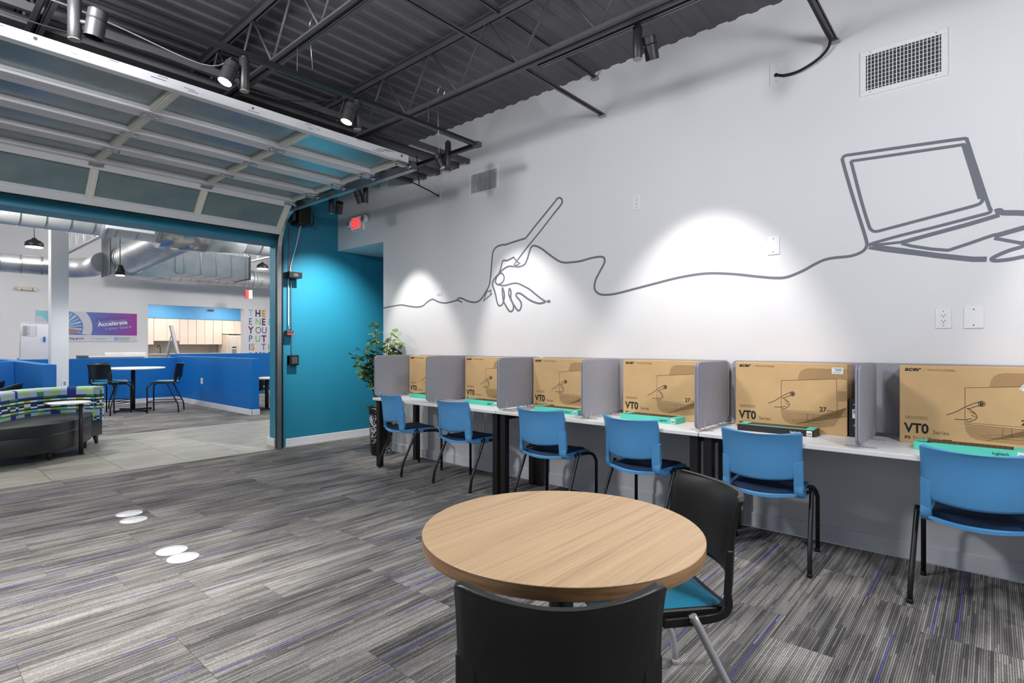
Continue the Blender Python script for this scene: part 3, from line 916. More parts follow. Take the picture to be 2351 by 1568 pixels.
# operator, junction boxes and wiring on the teal wall
t = thing('door_operator', 'black garage door motor box high on the teal wall', 'motor', (3.51, 6.74, 2.72))
MB().box(-0.085, 0.085, -0.16, 0.05, 0.12, 0.42).build('motor_housing', 'black_metal', t, bevel=0.012)
MB().box(-0.13, -0.085, -0.10, 0.05, 0.16, 0.36).build('gear_case', 'black_steel', t, bevel=0.008)
MB().tube(smooth_path([(0.085, -0.08, 0.16), (0.13, -0.08, 0.13), (0.16, -0.08, 0.20), (0.15, -0.08, 0.28), (0.11, -0.08, 0.30), (0.085, -0.08, 0.26)], 5), 0.006, 7).build('power_loop', 'rubber_black', t)
MB().cyl((-0.02, -0.08, 0.085), (-0.02, -0.08, 0.12), 0.014, 10).build('cable_gland', 'steel_bright', t)
t = thing('junction_box', 'flat black junction box halfway up the teal wall by the door track', 'junction box', (3.42, 6.78, 2.155))
MB().box(-0.085, 0.085, -0.14, 0.02, 0.0, 0.075).build('box_body', 'black_metal', t, bevel=0.003)
MB().box(-0.03, 0.03, -0.142, -0.14, 0.02, 0.055).build('cover_screw_strip', 'black_steel', t)
t = thing('door_sensor', 'small dark switch head with red bar on the teal wall conduit', 'sensor', (3.385, 6.77, 1.43))
MB().box(-0.045, 0.045, -0.06, 0.02, 0.025, 0.06).build('sensor_body', 'black_steel', t, bevel=0.003)
MB().box(-0.045, 0.04, -0.062, 0.0, 0.0, 0.022).build('red_bar', 'wire_red', t, bevel=0.002)
MB().cyl((0.0, -0.03, 0.06), (0.0, -0.03, 0.10), 0.012, 10).build('connector', 'steel_bright', t)
t = thing('wall_switch_box', 'black push-button box at the lower end of the teal wall conduit', 'switch', (3.445, 6.79, 1.045))
MB().box(-0.062, 0.062, -0.06, 0.01, 0.0, 0.13).build('box_body', 'black_metal', t, bevel=0.006)
MB().box(-0.035, 0.04, -0.066, -0.06, 0.02, 0.11).build('button_plate', 'black_steel', t, bevel=0.002)
for z in (0.04, 0.065, 0.09): MB().cyl((0.01, -0.066, z), (0.01, -0.072, z), 0.008, 10).build('button', 'steel_galv', t)
MB().box(-0.062, -0.05, -0.05, 0.0, 0.0, 0.12).build('side_strip', 'steel_bright', t)
g = 'wiring on the teal wall'
cable('wall_cable', 'white cable hanging from the motor to the junction box', [(3.49, 6.67, 2.81), (3.475, 6.72, 2.62), (3.44, 6.76, 2.42), (3.41, 6.77, 2.28), (3.42, 6.74, 2.23)], 0.006, 'wire_white', g)
cable('wall_cable', 'pink cable running straight down behind the motor', [(3.40, 6.785, 2.80), (3.398, 6.785, 2.5), (3.395, 6.785, 2.2305)], 0.004, 'wire_red', g)
cable('wall_cable', 'white conduit from the junction box down to the red-barred sensor', [(3.388, 6.775, 2.154), (3.387, 6.775, 1.8), (3.386, 6.765, 1.535)], 0.007, 'wire_white', g)
cable('wall_cable', 'thin dark conduit from the junction box to the push-button box', [(3.432, 6.785, 2.154), (3.434, 6.785, 1.7), (3.436, 6.785, 1.4), (3.437, 6.785, 1.176)], 0.006, 'steel_galv', g)

# ================================================================== RIGHT WALL FITTINGS
def plate(name, label, y0, y1, z0, z1, kind='blank', cat='wall plate', wallx=W, group='wall plates'):
    t = thing(name, label, cat, (wallx, (y0 + y1) / 2, (z0 + z1) / 2), 0, group)
    w = abs(y1 - y0) / 2; h = abs(z1 - z0) / 2
    m = MB().box(-0.007, 0.0005, -w, w, -h, h)
    p = m.build('cover', 'plate_white', t, bevel=0.003)
    m = MB()
    for z in (-h * 0.72, h * 0.72): m.cyl((-0.0072, 0, z), (-0.0085, 0, z), 0.0035, 10)
    m.build('screws', 'slot_dark' if kind == 'blank' else 'paper_grey', t)
    if kind == 'outlet':
        MB().box(-0.0095, -0.007, -0.017, 0.017, -0.034, 0.034).build('receptacle', 'plate_white', t, bevel=0.001, seg=1)
        m = MB()
        for z in (0.016, -0.016):
            m.box(-0.0102, -0.0095, -0.0085, -0.0055, z, z + 0.007); m.box(-0.0102, -0.0095, 0.0055, 0.0085, z, z + 0.007)
            m.cyl((-0.0102, 0, z - 0.006), (-0.0094, 0, z - 0.006), 0.003, 8)
        m.build('slots', 'slot_dark', t)
    if kind == 'cable':
        MB().cyl((-0.009, 0, -0.01), (-0.0072, 0, -0.01), 0.014, 12).build('grommet', 'slot_dark', t)
    return t
plate('cable_plate', 'white cable plate high on the wall left of the large air grille', 1.184, 1.101, 3.275, 3.126, 'cable')
plate('outlet', 'white power outlet high on the wall above the drawn line', 2.263, 2.186, 2.55, 2.425, 'outlet', 'outlet')
plate('blank_plate', 'blank white plate on the wall above the drawn line, left of the laptop', 1.201, 1.121, 2.067, 1.937)
plate('outlet', 'white power outlet on the wall below the drawn laptop', 0.26, 0.184, 1.517, 1.400, 'outlet', 'outlet')
plate('blank_plate', 'rounded blank white plate beside the outlet below the drawn laptop', 0.129, 0.041, 1.524, 1.398)
plate('blank_plate', 'small blank white plate just above the line left of the drawn hand', 4.736, 4.655, 1.99, 1.87)
plate('cable_plate', 'white cable plate below the roof struts left of the small air grille', 4.744, 4.662, 3.06, 2.93, 'cable')
plate('blank_plate', 'tiny painted plate just left of the small air grille', 4.640, 4.589, 3.19, 3.13)
plate('outlet', 'white power outlet under the desk behind the first blue chair', 4.80, 4.72, 0.51, 0.39, 'outlet', 'outlet')
plate('outlet', 'white power outlet under the desk behind the second blue chair', 4.06, 3.98, 0.485, 0.365, 'outlet', 'outlet')
plate('blank_plate', 'grey blank plate under the desk beside the third blue chair', 3.60, 3.51, 0.485, 0.345)
# cables to the plates
cable('wall_cable', 'pair of dark cables looping from the ceiling angle to the high cable plate', [(3.2, 0.80, 3.295), (3.9, 0.80, 3.288), (4.05, 0.80, 3.27), (4.08, 0.86, 3.21), (4.085, 0.98, 3.165), (4.09, 1.08, 3.165), (4.098, 1.143, 3.19)], 0.009, 'rubber_black')
cable('wall_cable', 'black cable from the garage door corner to the wall cable plate', [(3.28, 4.55, 3.16), (3.6, 4.72, 3.10), (3.85, 4.75, 3.06), (4.0, 4.72, 3.02), (4.098, 4.703, 2.985)], 0.007, 'rubber_black')
cable('wall_cable', 'second black cable joining the one to the wall cable plate', [(3.55, 4.40, 3.22), (3.75, 4.62, 3.10), (3.86, 4.74, 3.05)], 0.006, 'rubber_black')
t = thing('junction_box', 'small white junction box on the white wall behind the light track', 'junction box', (W, 5.70, 3.26))
MB().box(-0.05, 0.0005, -0.055, 0.055, 0, 0.12).build('box_body', 'plate_white', t, bevel=0.004)
MB().cyl((-0.02, 0.055, 0.075), (-0.02, 0.70, 0.10), 0.011, 10).build('conduit', 'white_trim', t)
m = MB()
for k in range(3): m.tube(smooth_path([(-0.03, 0.056, 0.03 + 0.02 * k), (-0.05, 0.12, 0.02 + 0.02 * k), (-0.06, 0.20, 0.05 + 0.015 * k), (-0.09, 0.30, 0.10)], 4), 0.004, 6)
m.build('wires', 'paper_grey', t)

# air grilles
def grille(name, label, y0, y1, z0, z1, nv, nh):
    t = thing(name, label, 'air grille', (W, (y0 + y1) / 2, (z0 + z1) / 2))
    w = abs(y0 - y1) / 2; h = (z1 - z0) / 2; fr = 0.032
    m = MB().box(-0.012, 0.0005, -w, w, h - fr, h).box(-0.012, 0.0005, -w, w, -h, -h + fr).box(-0.012, 0.0005, -w, -w + fr, -h + fr, h - fr).box(-0.012, 0.0005, w - fr, w, -h + fr, h - fr)
    m.build('frame', 'plate_white', t, bevel=0.003, seg=1)
    MB().box(-0.002, 0.0005, -w + fr, w - fr, -h + fr, h - fr).build('throat', 'grille_dark', t)
    iw = 2 * (w - fr)
    sl = MB().box(-0.0115, -0.0025, -0.0021, 0.0021, -h + fr, h - fr).mesh('slat', 'plate_white')
    for i in range(nv):
        part('slat', sl, t, (0, -w + fr + iw * (i + 0.5) / nv, 0))
    if nh:
        hb = MB().box(-0.006, -0.0022, -w + fr, w - fr, -0.0012, 0.0012).mesh('cross_slat', 'white_trim')
        for j in range(nh):
            part('cross_slat', hb, t, (0, 0, -h + fr + 2 * (h - fr) * (j + 0.5) / nh))
    m = MB()
    for y in (-w * 0.75, w * 0.75):
        for z in (-h + fr / 2, h - fr / 2): m.cyl((-0.0135, y, z), (-0.012, y, z), 0.004, 8)
    m.build('screws', 'paper_grey', t)
grille('air_grille', 'large white air grille at the upper right of the wall', 0.641, 0.20, 2.884, 3.169, 20, 9)
grille('air_grille', 'small white air grille high on the wall left of centre', 4.215, 3.779, 2.880, 3.141, 19, 0)
t = thing('ceiling_vent', 'grey ceiling vent inside the passage opening', 'ceiling vent', (4.75, 6.12, 2.60))
MB().box(-0.30, 0.30, -0.14, 0.14, -0.012, -0.0005).build('frame', 'white_trim', t, bevel=0.003, seg=1)
sl = MB().box(-0.26, 0.26, -0.012, 0.004, -0.018, -0.013).mesh('slat', 'grille_dark')
for i in range(7): part('slat', sl, t, (0, -0.10 + i * 0.033, 0))

# exit sign with two lamp heads
t = thing('exit_sign', 'lit red EXIT sign with two emergency lamps on the white wall', 'exit sign', (W, 6.265, 2.80))
MB().box(-0.055, 0.0005, -0.135, 0.135, 0.0, 0.195).build('housing', 'plate_white', t, bevel=0.012)
MB().box(-0.0565, -0.055, -0.100, 0.118, 0.022, 0.175).build('legend_panel', 'exit_face', t)
part('legend', text_mesh('EXIT', 0.165, 'exit_red', 0.018, depth=0.0006, sx=0.62), t, (-0.0572, 0.108, 0.042), ROT_WALL)
for s, y in ((1, 0.175), (-1, -0.165)):
    q = MB().cyl((-0.075, y, 0.135 - 0.02 * (s > 0)), (-0.02, y, 0.135 - 0.02 * (s > 0)), 0.052, 24)
    lamp = q.build('lamp_head', 'plate_white', t, bevel=0.004)
    MB().cyl((-0.0765, y, 0.135 - 0.02 * (s > 0)), (-0.0752, y, 0.135 - 0.02 * (s > 0)), 0.038, 24).build('lens', 'paper_grey', lamp)

# line drawing painted on the right wall: (part, width, smooth, [(y, z) ...]) on the wall plane
STROKES = [
    ('cord', 0.017, 1, [(5.748, 1.769), (5.566, 1.782), (5.385, 1.789), (5.235, 1.766), (5.090, 1.750), (4.983, 1.759), (4.902, 1.800), (4.811, 1.826), (4.721, 1.795), (4.612, 1.773), (4.505, 1.779), (4.401, 1.795), (4.423, 1.794), (4.392, 1.791), (4.354, 1.780), (4.328, 1.767)]),
    ('cord', 0, 2, [(4.323, 1.766), (4.329, 1.764), (4.340, 1.765), (4.352, 1.770), (4.363, 1.776), (4.369, 1.782), (4.370, 1.787), (4.364, 1.789), (4.353, 1.787), (4.341, 1.782), (4.330, 1.776), (4.324, 1.770)]),
    ('cord', 0.018, 1, [(4.396, 1.798), (4.386, 1.812), (4.354, 1.815), (4.309, 1.803), (4.256, 1.782), (4.205, 1.767), (4.146, 1.757), (4.089, 1.761), (4.039, 1.783), (3.997, 1.821), (3.962, 1.864), (3.927, 1.904)]),
    ('hand', 0.018, 1, [(3.927, 1.904), (3.910, 1.950), (3.897, 2.024), (3.886, 2.122), (3.876, 2.210), (3.862, 2.263), (3.832, 2.297), (3.785, 2.313), (3.719, 2.318), (3.696, 2.314), (3.575, 2.329), (3.424, 2.345)]),
    ('hand', 0.018, 0, [(3.431, 2.342), (3.310, 2.446), (3.169, 2.560), (3.062, 2.648)]),
    ('hand', 0.018, 1, [(3.062, 2.648), (3.043, 2.665), (3.013, 2.664), (2.991, 2.640), (3.000, 2.603), (3.093, 2.524)]),
    ('hand', 0.016, 0, [(3.093, 2.524), (3.247, 2.387), (3.424, 2.241), (3.546, 2.131)]),
    ('hand', 0.014, 0, [(3.542, 2.134), (3.574, 2.104), (3.564, 2.093), (3.533, 2.094), (3.505, 2.107), (3.539, 2.127), (3.558, 2.145), (3.582, 2.177)]),
    ('hand', 0.017, 1, [(3.582, 2.177), (3.622, 2.164), (3.673, 2.152), (3.722, 2.157), (3.740, 2.132), (3.759, 2.076), (3.782, 2.038)]),
    ('hand', 0.018, 1, [(2.944, 2.058), (2.994, 2.068), (3.038, 2.088), (3.094, 2.123), (3.162, 2.171), (3.231, 2.220), (3.290, 2.250), (3.337, 2.260), (3.362, 2.242), (3.385, 2.195), (3.409, 2.137), (3.434, 2.097), (3.471, 2.080), (3.520, 2.075), (3.571, 2.082), (3.635, 2.091), (3.686, 2.083), (3.732, 2.063), (3.785, 2.029), (3.839, 1.989), (3.867, 1.952), (3.869, 1.912), (3.846, 1.866), (3.825, 1.806), (3.812, 1.756), (3.795, 1.716), (3.769, 1.702), (3.739, 1.713), (3.719, 1.746), (3.707, 1.789), (3.711, 1.828), (3.722, 1.865), (3.735, 1.881), (3.735, 1.839), (3.729, 1.790), (3.719, 1.746), (3.693, 1.706), (3.654, 1.656), (3.625, 1.638), (3.596, 1.648), (3.585, 1.677), (3.593, 1.715), (3.615, 1.755), (3.622, 1.794), (3.617, 1.827), (3.627, 1.857), (3.640, 1.867), (3.646, 1.843), (3.646, 1.805), (3.628, 1.770), (3.603, 1.730), (3.571, 1.690), (3.542, 1.656), (3.520, 1.643), (3.496, 1.656), (3.483, 1.691), (3.489, 1.724), (3.514, 1.754), (3.546, 1.784), (3.549, 1.808), (3.520, 1.816), (3.483, 1.804), (3.440, 1.778), (3.391, 1.747), (3.325, 1.718), (3.260, 1.701), (3.213, 1.705), (3.179, 1.714)]),
    ('hand', 0.016, 1, [(3.179, 1.714), (3.225, 1.738), (3.301, 1.789), (3.373, 1.840), (3.446, 1.877), (3.514, 1.906), (3.564, 1.917), (3.622, 1.914), (3.673, 1.906), (3.719, 1.904), (3.765, 1.912), (3.805, 1.922), (3.831, 1.949), (3.825, 1.978), (3.805, 2.006), (3.772, 2.028), (3.742, 2.029), (3.716, 2.004), (3.711, 1.974), (3.726, 1.946), (3.759, 1.926), (3.792, 1.919)]),
    ('hand', 0, 2, [(3.124, 1.713), (3.127, 1.720), (3.135, 1.725), (3.147, 1.728), (3.159, 1.727), (3.168, 1.722), (3.171, 1.716), (3.168, 1.709), (3.159, 1.703), (3.147, 1.701), (3.135, 1.702), (3.127, 1.706)]),
    ('hand', 0.013, 0, [(3.938, 1.856), (3.893, 1.869), (3.900, 1.840), (3.885, 1.829), (3.941, 1.798), (3.999, 1.763), (3.969, 1.829), (3.943, 1.873)]),
    ('cord', 0.018, 1, [(2.944, 2.058), (2.800, 2.056), (2.662, 2.073), (2.555, 2.069), (2.537, 2.022), (2.581, 1.950), (2.630, 1.867), (2.635, 1.790), (2.572, 1.744), (2.442, 1.740), (2.275, 1.766), (2.078, 1.799), (1.855, 1.834), (1.646, 1.847), (1.451, 1.827), (1.267, 1.792), (1.150, 1.773), (1.074, 1.773), (0.977, 1.806), (0.903, 1.844), (0.842, 1.869), (0.782, 1.876), (0.701, 1.877), (0.645, 1.891), (0.614, 1.914), (0.603, 1.945)]),
    ('laptop', 0.019, 1, [(0.603, 1.941), (0.614, 1.995), (0.645, 2.116), (0.696, 2.316), (0.736, 2.489), (0.739, 2.517), (0.724, 2.533), (0.678, 2.531), (0.557, 2.524)]),
    ('laptop', 0.019, 0, [(0.568, 2.525), (0.374, 2.513), (0.204, 2.502), (0.118, 2.495)]),
    ('laptop', 0.017, 0, [(0.118, 2.498), (0.033, 2.142), (0.014, 2.066)]),
    ('laptop', 0.018, 1, [(0.017, 2.078), (0.012, 2.060), (0.023, 2.048), (0.049, 2.043), (0.251, 2.005), (0.425, 1.976), (0.557, 1.949), (0.595, 1.937)]),
    ('laptop', 0.018, 0, [(0.123, 2.461), (0.300, 2.470), (0.503, 2.480), (0.693, 2.490)]),
    ('laptop', 0.018, 1, [(0.693, 2.492), (0.678, 2.424), (0.634, 2.219), (0.595, 2.064), (0.581, 2.032), (0.557, 2.018), (0.503, 2.025), (0.300, 2.061), (0.157, 2.086), (0.075, 2.102), (0.051, 2.116), (0.045, 2.141)]),
    ('laptop', 0.04, 0, [(0.121, 2.464), (0.047, 2.138)]),
    ('laptop', 0.016, 0, [(0.595, 1.937), (0.530, 1.933), (0.425, 1.934)]),
    ('laptop', 0.024, 0, [(0.425, 1.932), (0.251, 1.968), (0.111, 1.997), (-0.025, 2.030)]),
    ('laptop', 0.03, 1, [(-0.006, 2.050), (-0.025, 2.054), (-0.042, 2.040), (-0.126, 2.024), (-0.233, 1.987)]),
    ('laptop', 0.018, 0, [(0.425, 1.926), (0.374, 1.904), (0.275, 1.874), (0.199, 1.858), (0.111, 1.885), (0.023, 1.914), (-0.012, 1.924)]),
    ('laptop', 0.026, 0, [(-0.003, 1.915), (-0.126, 1.945), (-0.241, 1.975)]),
    ('laptop', 0.018, 0, [(-0.003, 1.903), (-0.063, 1.881), (-0.117, 1.861), (-0.225, 1.907)]),
    ('laptop', 0.017, 0, [(0.595, 1.920), (0.503, 1.891), (0.349, 1.852), (0.204, 1.814)]),
    ('laptop', 0.017, 0, [(0.573, 1.929), (0.425, 1.890), (0.251, 1.840), (0.157, 1.817)]),
    ('laptop', 0.03, 0, [(0.275, 1.838), (0.089, 1.794), (0.029, 1.788)]),
    ('laptop', 0.02, 1, [(-0.233, 1.889), (-0.126, 1.845), (-0.063, 1.826), (-0.008, 1.800), (0.007, 1.786), (-0.008, 1.776), (-0.063, 1.777), (-0.126, 1.787), (-0.233, 1.806)]),
]
mural = thing('wall_drawing', 'grey line drawing of a hand and a laptop painted on the white wall', 'mural', (W, 3.0, 2.0))
onwall = lambda u, v, w: (-w, u - 3.0, v - 2.0)
for key, nm in (('cord', 'trailing_line'), ('hand', 'hand_outline'), ('laptop', 'laptop_outline')):
    first = None
    for k, (p, w_, sm, pts) in enumerate(STROKES):
        if p != key: continue
        q = smooth_path(pts, 5) if sm == 1 else pts
        o = MB()
        if sm == 2: o.prism(q, onwall, 0.0002, 0.0022)
        else: o.ribbon(q, w_, onwall, 0.0002, 0.0008 + 0.00004 * k, rise=0.0005)
        o = o.build('line_stroke' if first else nm, 'mural_grey', first or mural, fix=False)
        first = first or o

# ================================================================== DESKS ALONG THE WALL
DZ = 0.74
DXF, DXB = 3.44, 4.045
def make_desk(label, y0, y1):
    t = thing('desk', label, 'desk', (DXF, y0, 0), 0, 'white desks along the wall')
    L = y1 - y0; D = DXB - DXF
    MB().box(0, D, 0.003, L - 0.003, DZ - 0.026, DZ).build('desktop', 'desk_white', t, bevel=0.003)
    for y in (0.045, L - 0.045):
        for x in (0.065, D - 0.045):
            MB().box(x - 0.028, x + 0.028, y - 0.028, y + 0.028, 0.0, DZ - 0.0265).build('leg', 'black_metal', t, bevel=0.003, seg=1)
        MB().box(0.093, D - 0.073, y - 0.022, y + 0.022, DZ - 0.075, DZ - 0.0265).build('side_rail', 'black_metal', t)
    MB().box(D - 0.065, D - 0.025, 0.073, L - 0.073, DZ - 0.075, DZ - 0.0265).build('back_rail', 'black_metal', t)
    MB().box(0.22, 0.26, 0.073, L - 0.073, DZ - 0.062, DZ - 0.0265).build('front_rail', 'black_metal', t)
make_desk('white desk at the far end beside the plant', 3.205, 5.012)
make_desk('white desk in the middle of the row', 1.427, 3.203)
make_desk('white desk at the near right end', -0.36, 1.425)

# felt dividers between the places, held by clear clamps
def make_divider():
    t = thing('desk_divider', 'x', 'divider', (0, 0, DZ))
    fn = lambda u, v, w: (u, w, v)
    p = MB().prism(rrect(0.0, 0.54, 0.018, 0.452, 0.035, 6), fn, -0.013, 0.013).build('felt_panel', 'felt_grey', t, bevel=0.005)
    MB().ribbon(rrect(-0.0006, 0.5406, 0.0174, 0.4526, 0.0355, 6), 0.0022, fn, -0.0015, 0.0015, closed=True).build('edge_seam', 'felt_seam', p)
    for x in (0.10, 0.42):
        m = MB().box(x - 0.014, x + 0.014, -0.075, 0.075, 0.0, 0.004)
        for s in (-1, 1):
            m.prism([(x - 0.011, 0.004), (x + 0.011, 0.004), (x + 0.006, 0.075), (x - 0.006, 0.075)], fn, s * 0.0135, s * 0.0165)
        m.build('clear_clamp', 'clear_acrylic', t)
    return t
dv = make_divider()
DIV = [(4.985, 'grey felt desk divider at the far end beside the plant'), (4.13, 'grey felt desk divider between the first and second cartons from the plant'),
       (3.19, 'grey felt desk divider between the second and third cartons from the plant'), (2.325, 'grey felt desk divider between the third and fourth cartons from the plant'),
       (1.445, 'bluish grey felt desk divider left of the carton with a square white sticker'), (0.55, 'narrow-looking grey felt divider right of the carton with a square white sticker'),
       (-0.33, 'grey felt desk divider past the right end carton')]
for i, (y, lab) in enumerate(DIV):
    if i == 0:
        dv.location = (3.45, y, DZ); dv['label'] = lab; dv['group'] = 'grey felt desk dividers'
    else:
        dup(dv, (3.45, y, DZ), 0, lab, 'grey felt desk dividers')
for y0, y1, lab in ((3.215, 5.0, 'long grey felt back screen behind the two cartons nearest the plant'), (1.455, 3.195, 'long grey felt back screen behind the third and fourth cartons'), (-0.35, 1.435, 'long grey felt back screen behind the two cartons at the right')):
    t = thing('back_screen', lab, 'divider', (4.062, y0, DZ), 0, 'felt back screens')
    L = y1 - y0
    fn = lambda u, v, w: (w, u, v)
    MB().prism(rrect(0, L, 0.018, 0.452, 0.035, 6), fn, 0.0, 0.026).build('felt_panel', 'felt_grey', t, bevel=0.005)
    for y in (0.3, L - 0.3):
        m = MB().box(-0.0165, -0.001, y - 0.014, y + 0.014, -0.02, 0.07).box(-0.0165, 0.04, y - 0.014, y + 0.014, -0.024, -0.02)
        m.build('clear_clamp', 'clear_acrylic', t)

# monitor cartons -------------------------------------------------------------
CWD, CHT, CDP = 0.673, 0.445, 0.150
CX = 3.895
face = lambda u, v, w: (-w, -u, v)        # u to the right along the face, v up; w proud of the face; carton origin at its left front bottom corner
def make_carton():
    t = thing('monitor_carton', 'x', 'carton', (0, 0, 0))
    MB().box(0, CDP, -CWD, 0, 0, CHT).build('carton_body', 'cardboard', t, bevel=0.004)
    MB().box(0.06, 0.09, -CWD + 0.01, -0.01, CHT, CHT + 0.0006).build('tape', 'print_grey', t)
    a, b_ = 0.00025, 0.0005
    m = MB()
    m.prism([(0.395, 0.338), (0.402, 0.375), (0.414, 0.396), (0.435, 0.409), (0.462, 0.414), (0.670, 0.412), (0.670, 0.345), (0.625, 0.352)], face, a, b_)
    m.prism([(0.295, 0.122), (0.299, 0.090), (0.318, 0.062), (0.345, 0.050), (0.375, 0.046), (0.52, 0.040), (0.60, 0.055), (0.67, 0.178), (0.67, 0.12), (0.622, 0.116)][::1], face, a, b_)
    m.prism([(0.622, 0.275), (0.670, 0.277), (0.670, 0.217), (0.622, 0.212)], face, a, b_)
    m.build('tone_shapes', 'carton_tone', t)
    a, b_ = 0.0005, 0.0008
    m = MB()
    ln = lambda pts, w=0.0022, c=False: m.ribbon(pts, w, face, a, b_, closed=c)
    ln([(0.295, 0.328), (0.615, 0.352), (0.619, 0.119), (0.295, 0.128)], 0.0024, True)
    ln([(0.295, 0.137), (0.614, 0.134)], 0.0016)
    ln([(0.451, 0.122), (0.448, 0.080)]); ln([(0.483, 0.121), (0.487, 0.080)])
    ln([(0.360, 0.073), (0.448, 0.086), (0.552, 0.076), (0.518, 0.064), (0.376, 0.065)], 0.0018, True)
    m.build('monitor_outline', 'print_brown', t)
    hp = None
    for pts, w_, c_ in ((smooth_path([(0.215, 0.173), (0.254, 0.192), (0.288, 0.217), (0.322, 0.239), (0.349, 0.253), (0.365, 0.258)], 3), 0.0032, False),
                        (smooth_path([(0.366, 0.235), (0.342, 0.230), (0.315, 0.216), (0.303, 0.214)], 3), 0.0032, False),
                        (smooth_path([(0.303, 0.216), (0.329, 0.200), (0.342, 0.182), (0.344, 0.166), (0.322, 0.148), (0.308, 0.143), (0.302, 0.150)], 3), 0.0032, False),
                        (smooth_path([(0.250, 0.152), (0.295, 0.153), (0.308, 0.158), (0.325, 0.161)], 3), 0.0030, False),
                        ([(0.315, 0.199), (0.336, 0.189)], 0.0026, False), ([(0.322, 0.182), (0.340, 0.170)], 0.0026, False),
                        ([(0.364 + 0.014 * math.cos(i / 14 * 2 * PI), 0.245 + 0.014 * math.sin(i / 14 * 2 * PI)) for i in range(14)], 0.0030, True),
                        ([(0.364 + 0.006 * math.cos(i / 10 * 2 * PI), 0.245 + 0.006 * math.sin(i / 10 * 2 * PI)) for i in range(10)], 0.0060, True)):
        o = MB().ribbon(pts, w_, face, a, b_, closed=c_).build('print_stroke' if hp else 'hand_print', 'print_black', hp or t)
        hp = hp or o
    MB().box(-b_, -a, -0.239, -0.198, 0.022, 0.034).build('dark_badge', 'print_black', t)
    def tx(s, u, v, size, mat, bold=0.0, shear=0.0, sx=1.0, nm='lettering'):
        part(nm, text_mesh(s, size, mat, bold, shear, sx=sx, depth=0.0002), t, (-0.0007, -u, v), ROT_WALL)
    tx('acer', 0.024, 0.414, 0.0330, 'print_black', 0.030, 0.25, 1.28, 'logo_lettering')
    tx('|  VisionCare Display', 0.114, 0.4165, 0.0165, 'print_grey')
    tx('VT0', 0.024, 0.060, 0.0760, 'print_black', 0.030, 0, 0.86)
    tx('Series', 0.154, 0.060, 0.0310, 'print_grey')
    tx('IPS', 0.024, 0.022, 0.0235, 'print_black', 0.02)
    tx('Touch Monitor', 0.062, 0.022, 0.0235, 'print_brown')
    tx('27', 0.520, 0.144, 0.0385, 'print_black', 0.02)
    tx('69cm', 0.561, 0.144, 0.0185, 'print_grey')
    for k in range(3):
        tx('The design shown here may differ from actual', 0.026, 0.150 - 0.0065 * k, 0.0056, 'print_grey')
    return t
ct = make_carton()
CART = [(4.963, 'brown monitor carton at the far end nearest the plant'), (4.053, 'brown monitor carton, second from the plant'), (3.160, 'brown monitor carton, third from the plant'),
        (2.234, 'brown monitor carton, fourth from the plant, with no sticker'), (1.348, 'brown monitor carton with a square white sticker at its upper right corner'), (0.412, 'brown monitor carton at the right end with a tilted white sticker')]
cartons = []
for i, (y, lab) in enumerate(CART):
    if i == 0:
        ct.location = (CX, y, DZ); ct['label'] = lab; ct['group'] = 'monitor cartons on the desks'; cartons.append(ct)
    else:
        cartons.append(dup(ct, (CX, y, DZ), 0, lab, 'monitor cartons on the desks'))
def sticker(root, u, v, w, h, ang):
    c, s = math.cos(ang), math.sin(ang)
    q = lambda x, y: (u + x * c - y * s, v + x * s + y * c)
    st_ = MB().prism([q(-w / 2, -h / 2), q(w / 2, -h / 2), q(w / 2, h / 2), q(-w / 2, h / 2)], face, 0.0009, 0.0012).build('sticker', 'paper_white', root)
    m = MB()
    for k, (x0, x1, y, hh) in enumerate(((-0.4, 0.4, 0.30, 0.06), (-0.2, 0.36, 0.02, 0.22), (-0.4, 0.38, -0.22, 0.06), (-0.4, 0.2, -0.36, 0.05))):
        m.prism([q(x0 * w, y * h), q(x1 * w, y * h), q(x1 * w, (y + hh) * h), q(x0 * w, (y + hh) * h)], face, 0.0012, 0.0014)
    m.build('printed_lines', 'paper_grey', st_)
sticker(cartons[4], 0.620, 0.402, 0.062, 0.040, 0.0)
sticker(cartons[5], 0.545, 0.345, 0.058, 0.040, 0.95)

# keyboard boxes --------------------------------------------------------------
def keyboard_box(label, x, y, rz, dark):
    t = thing('keyboard_box', label, 'box', (x, y, DZ), rz, 'keyboard boxes on the desks')
    L, D, H = 0.455, 0.150, 0.042
    MB().box(0, D, -L, 0, 0, H).build('box_body', 'black_card' if dark else 'mint_card', t, bevel=0.002, seg=1)
    if dark:
        MB().box(0.004, D - 0.004, -L + 0.004, -0.004, H, H + 0.0006).build('lid', 'mint_card', t)
    m = MB().box(0.030, D - 0.012, -L + 0.055, -0.055, H + 0.0006, H + 0.0012)
    m.build('keyboard_picture', 'black_card', t)
    m = MB()
    for j in range(4):
        for i in range(15):
            y0 = -0.062 - i * 0.0222
            m.box(0.036 + j * 0.025, 0.036 + j * 0.025 + 0.019, y0 - 0.018, y0, H + 0.0012, H + 0.0016)
    m.build('printed_keys', 'print_brown', t)
    MB().box(0.008, 0.022, -0.075, -0.020, H + 0.0006, H + 0.0011).build('dark_strip', 'black_card', t)
    part('brand_lettering', text_mesh('logitech', 0.020, 'paper_white' if dark else 'black_card', 0.01, depth=0.0002), t, (-0.0006, -L + 0.135, 0.014), ROT_WALL)
    MB().box(-0.0008, 0.0, -L + 0.012, -L + 0.042, 0.004, 0.036).build('barcode_label', 'paper_white', t)
    m = MB()
    for i in range(8): m.box(-0.0012, -0.0008, -L + 0.015 + i * 0.003, -L + 0.0165 + i * 0.003, 0.009, 0.024)
    m.build('barcode', 'slot_dark', t)
keyboard_box('mint green keyboard box in front of the carton nearest the plant', 3.72, 4.74, 0, False)
keyboard_box('mint green keyboard box in front of the second carton from the plant', 3.69, 3.85, -0.05, False)
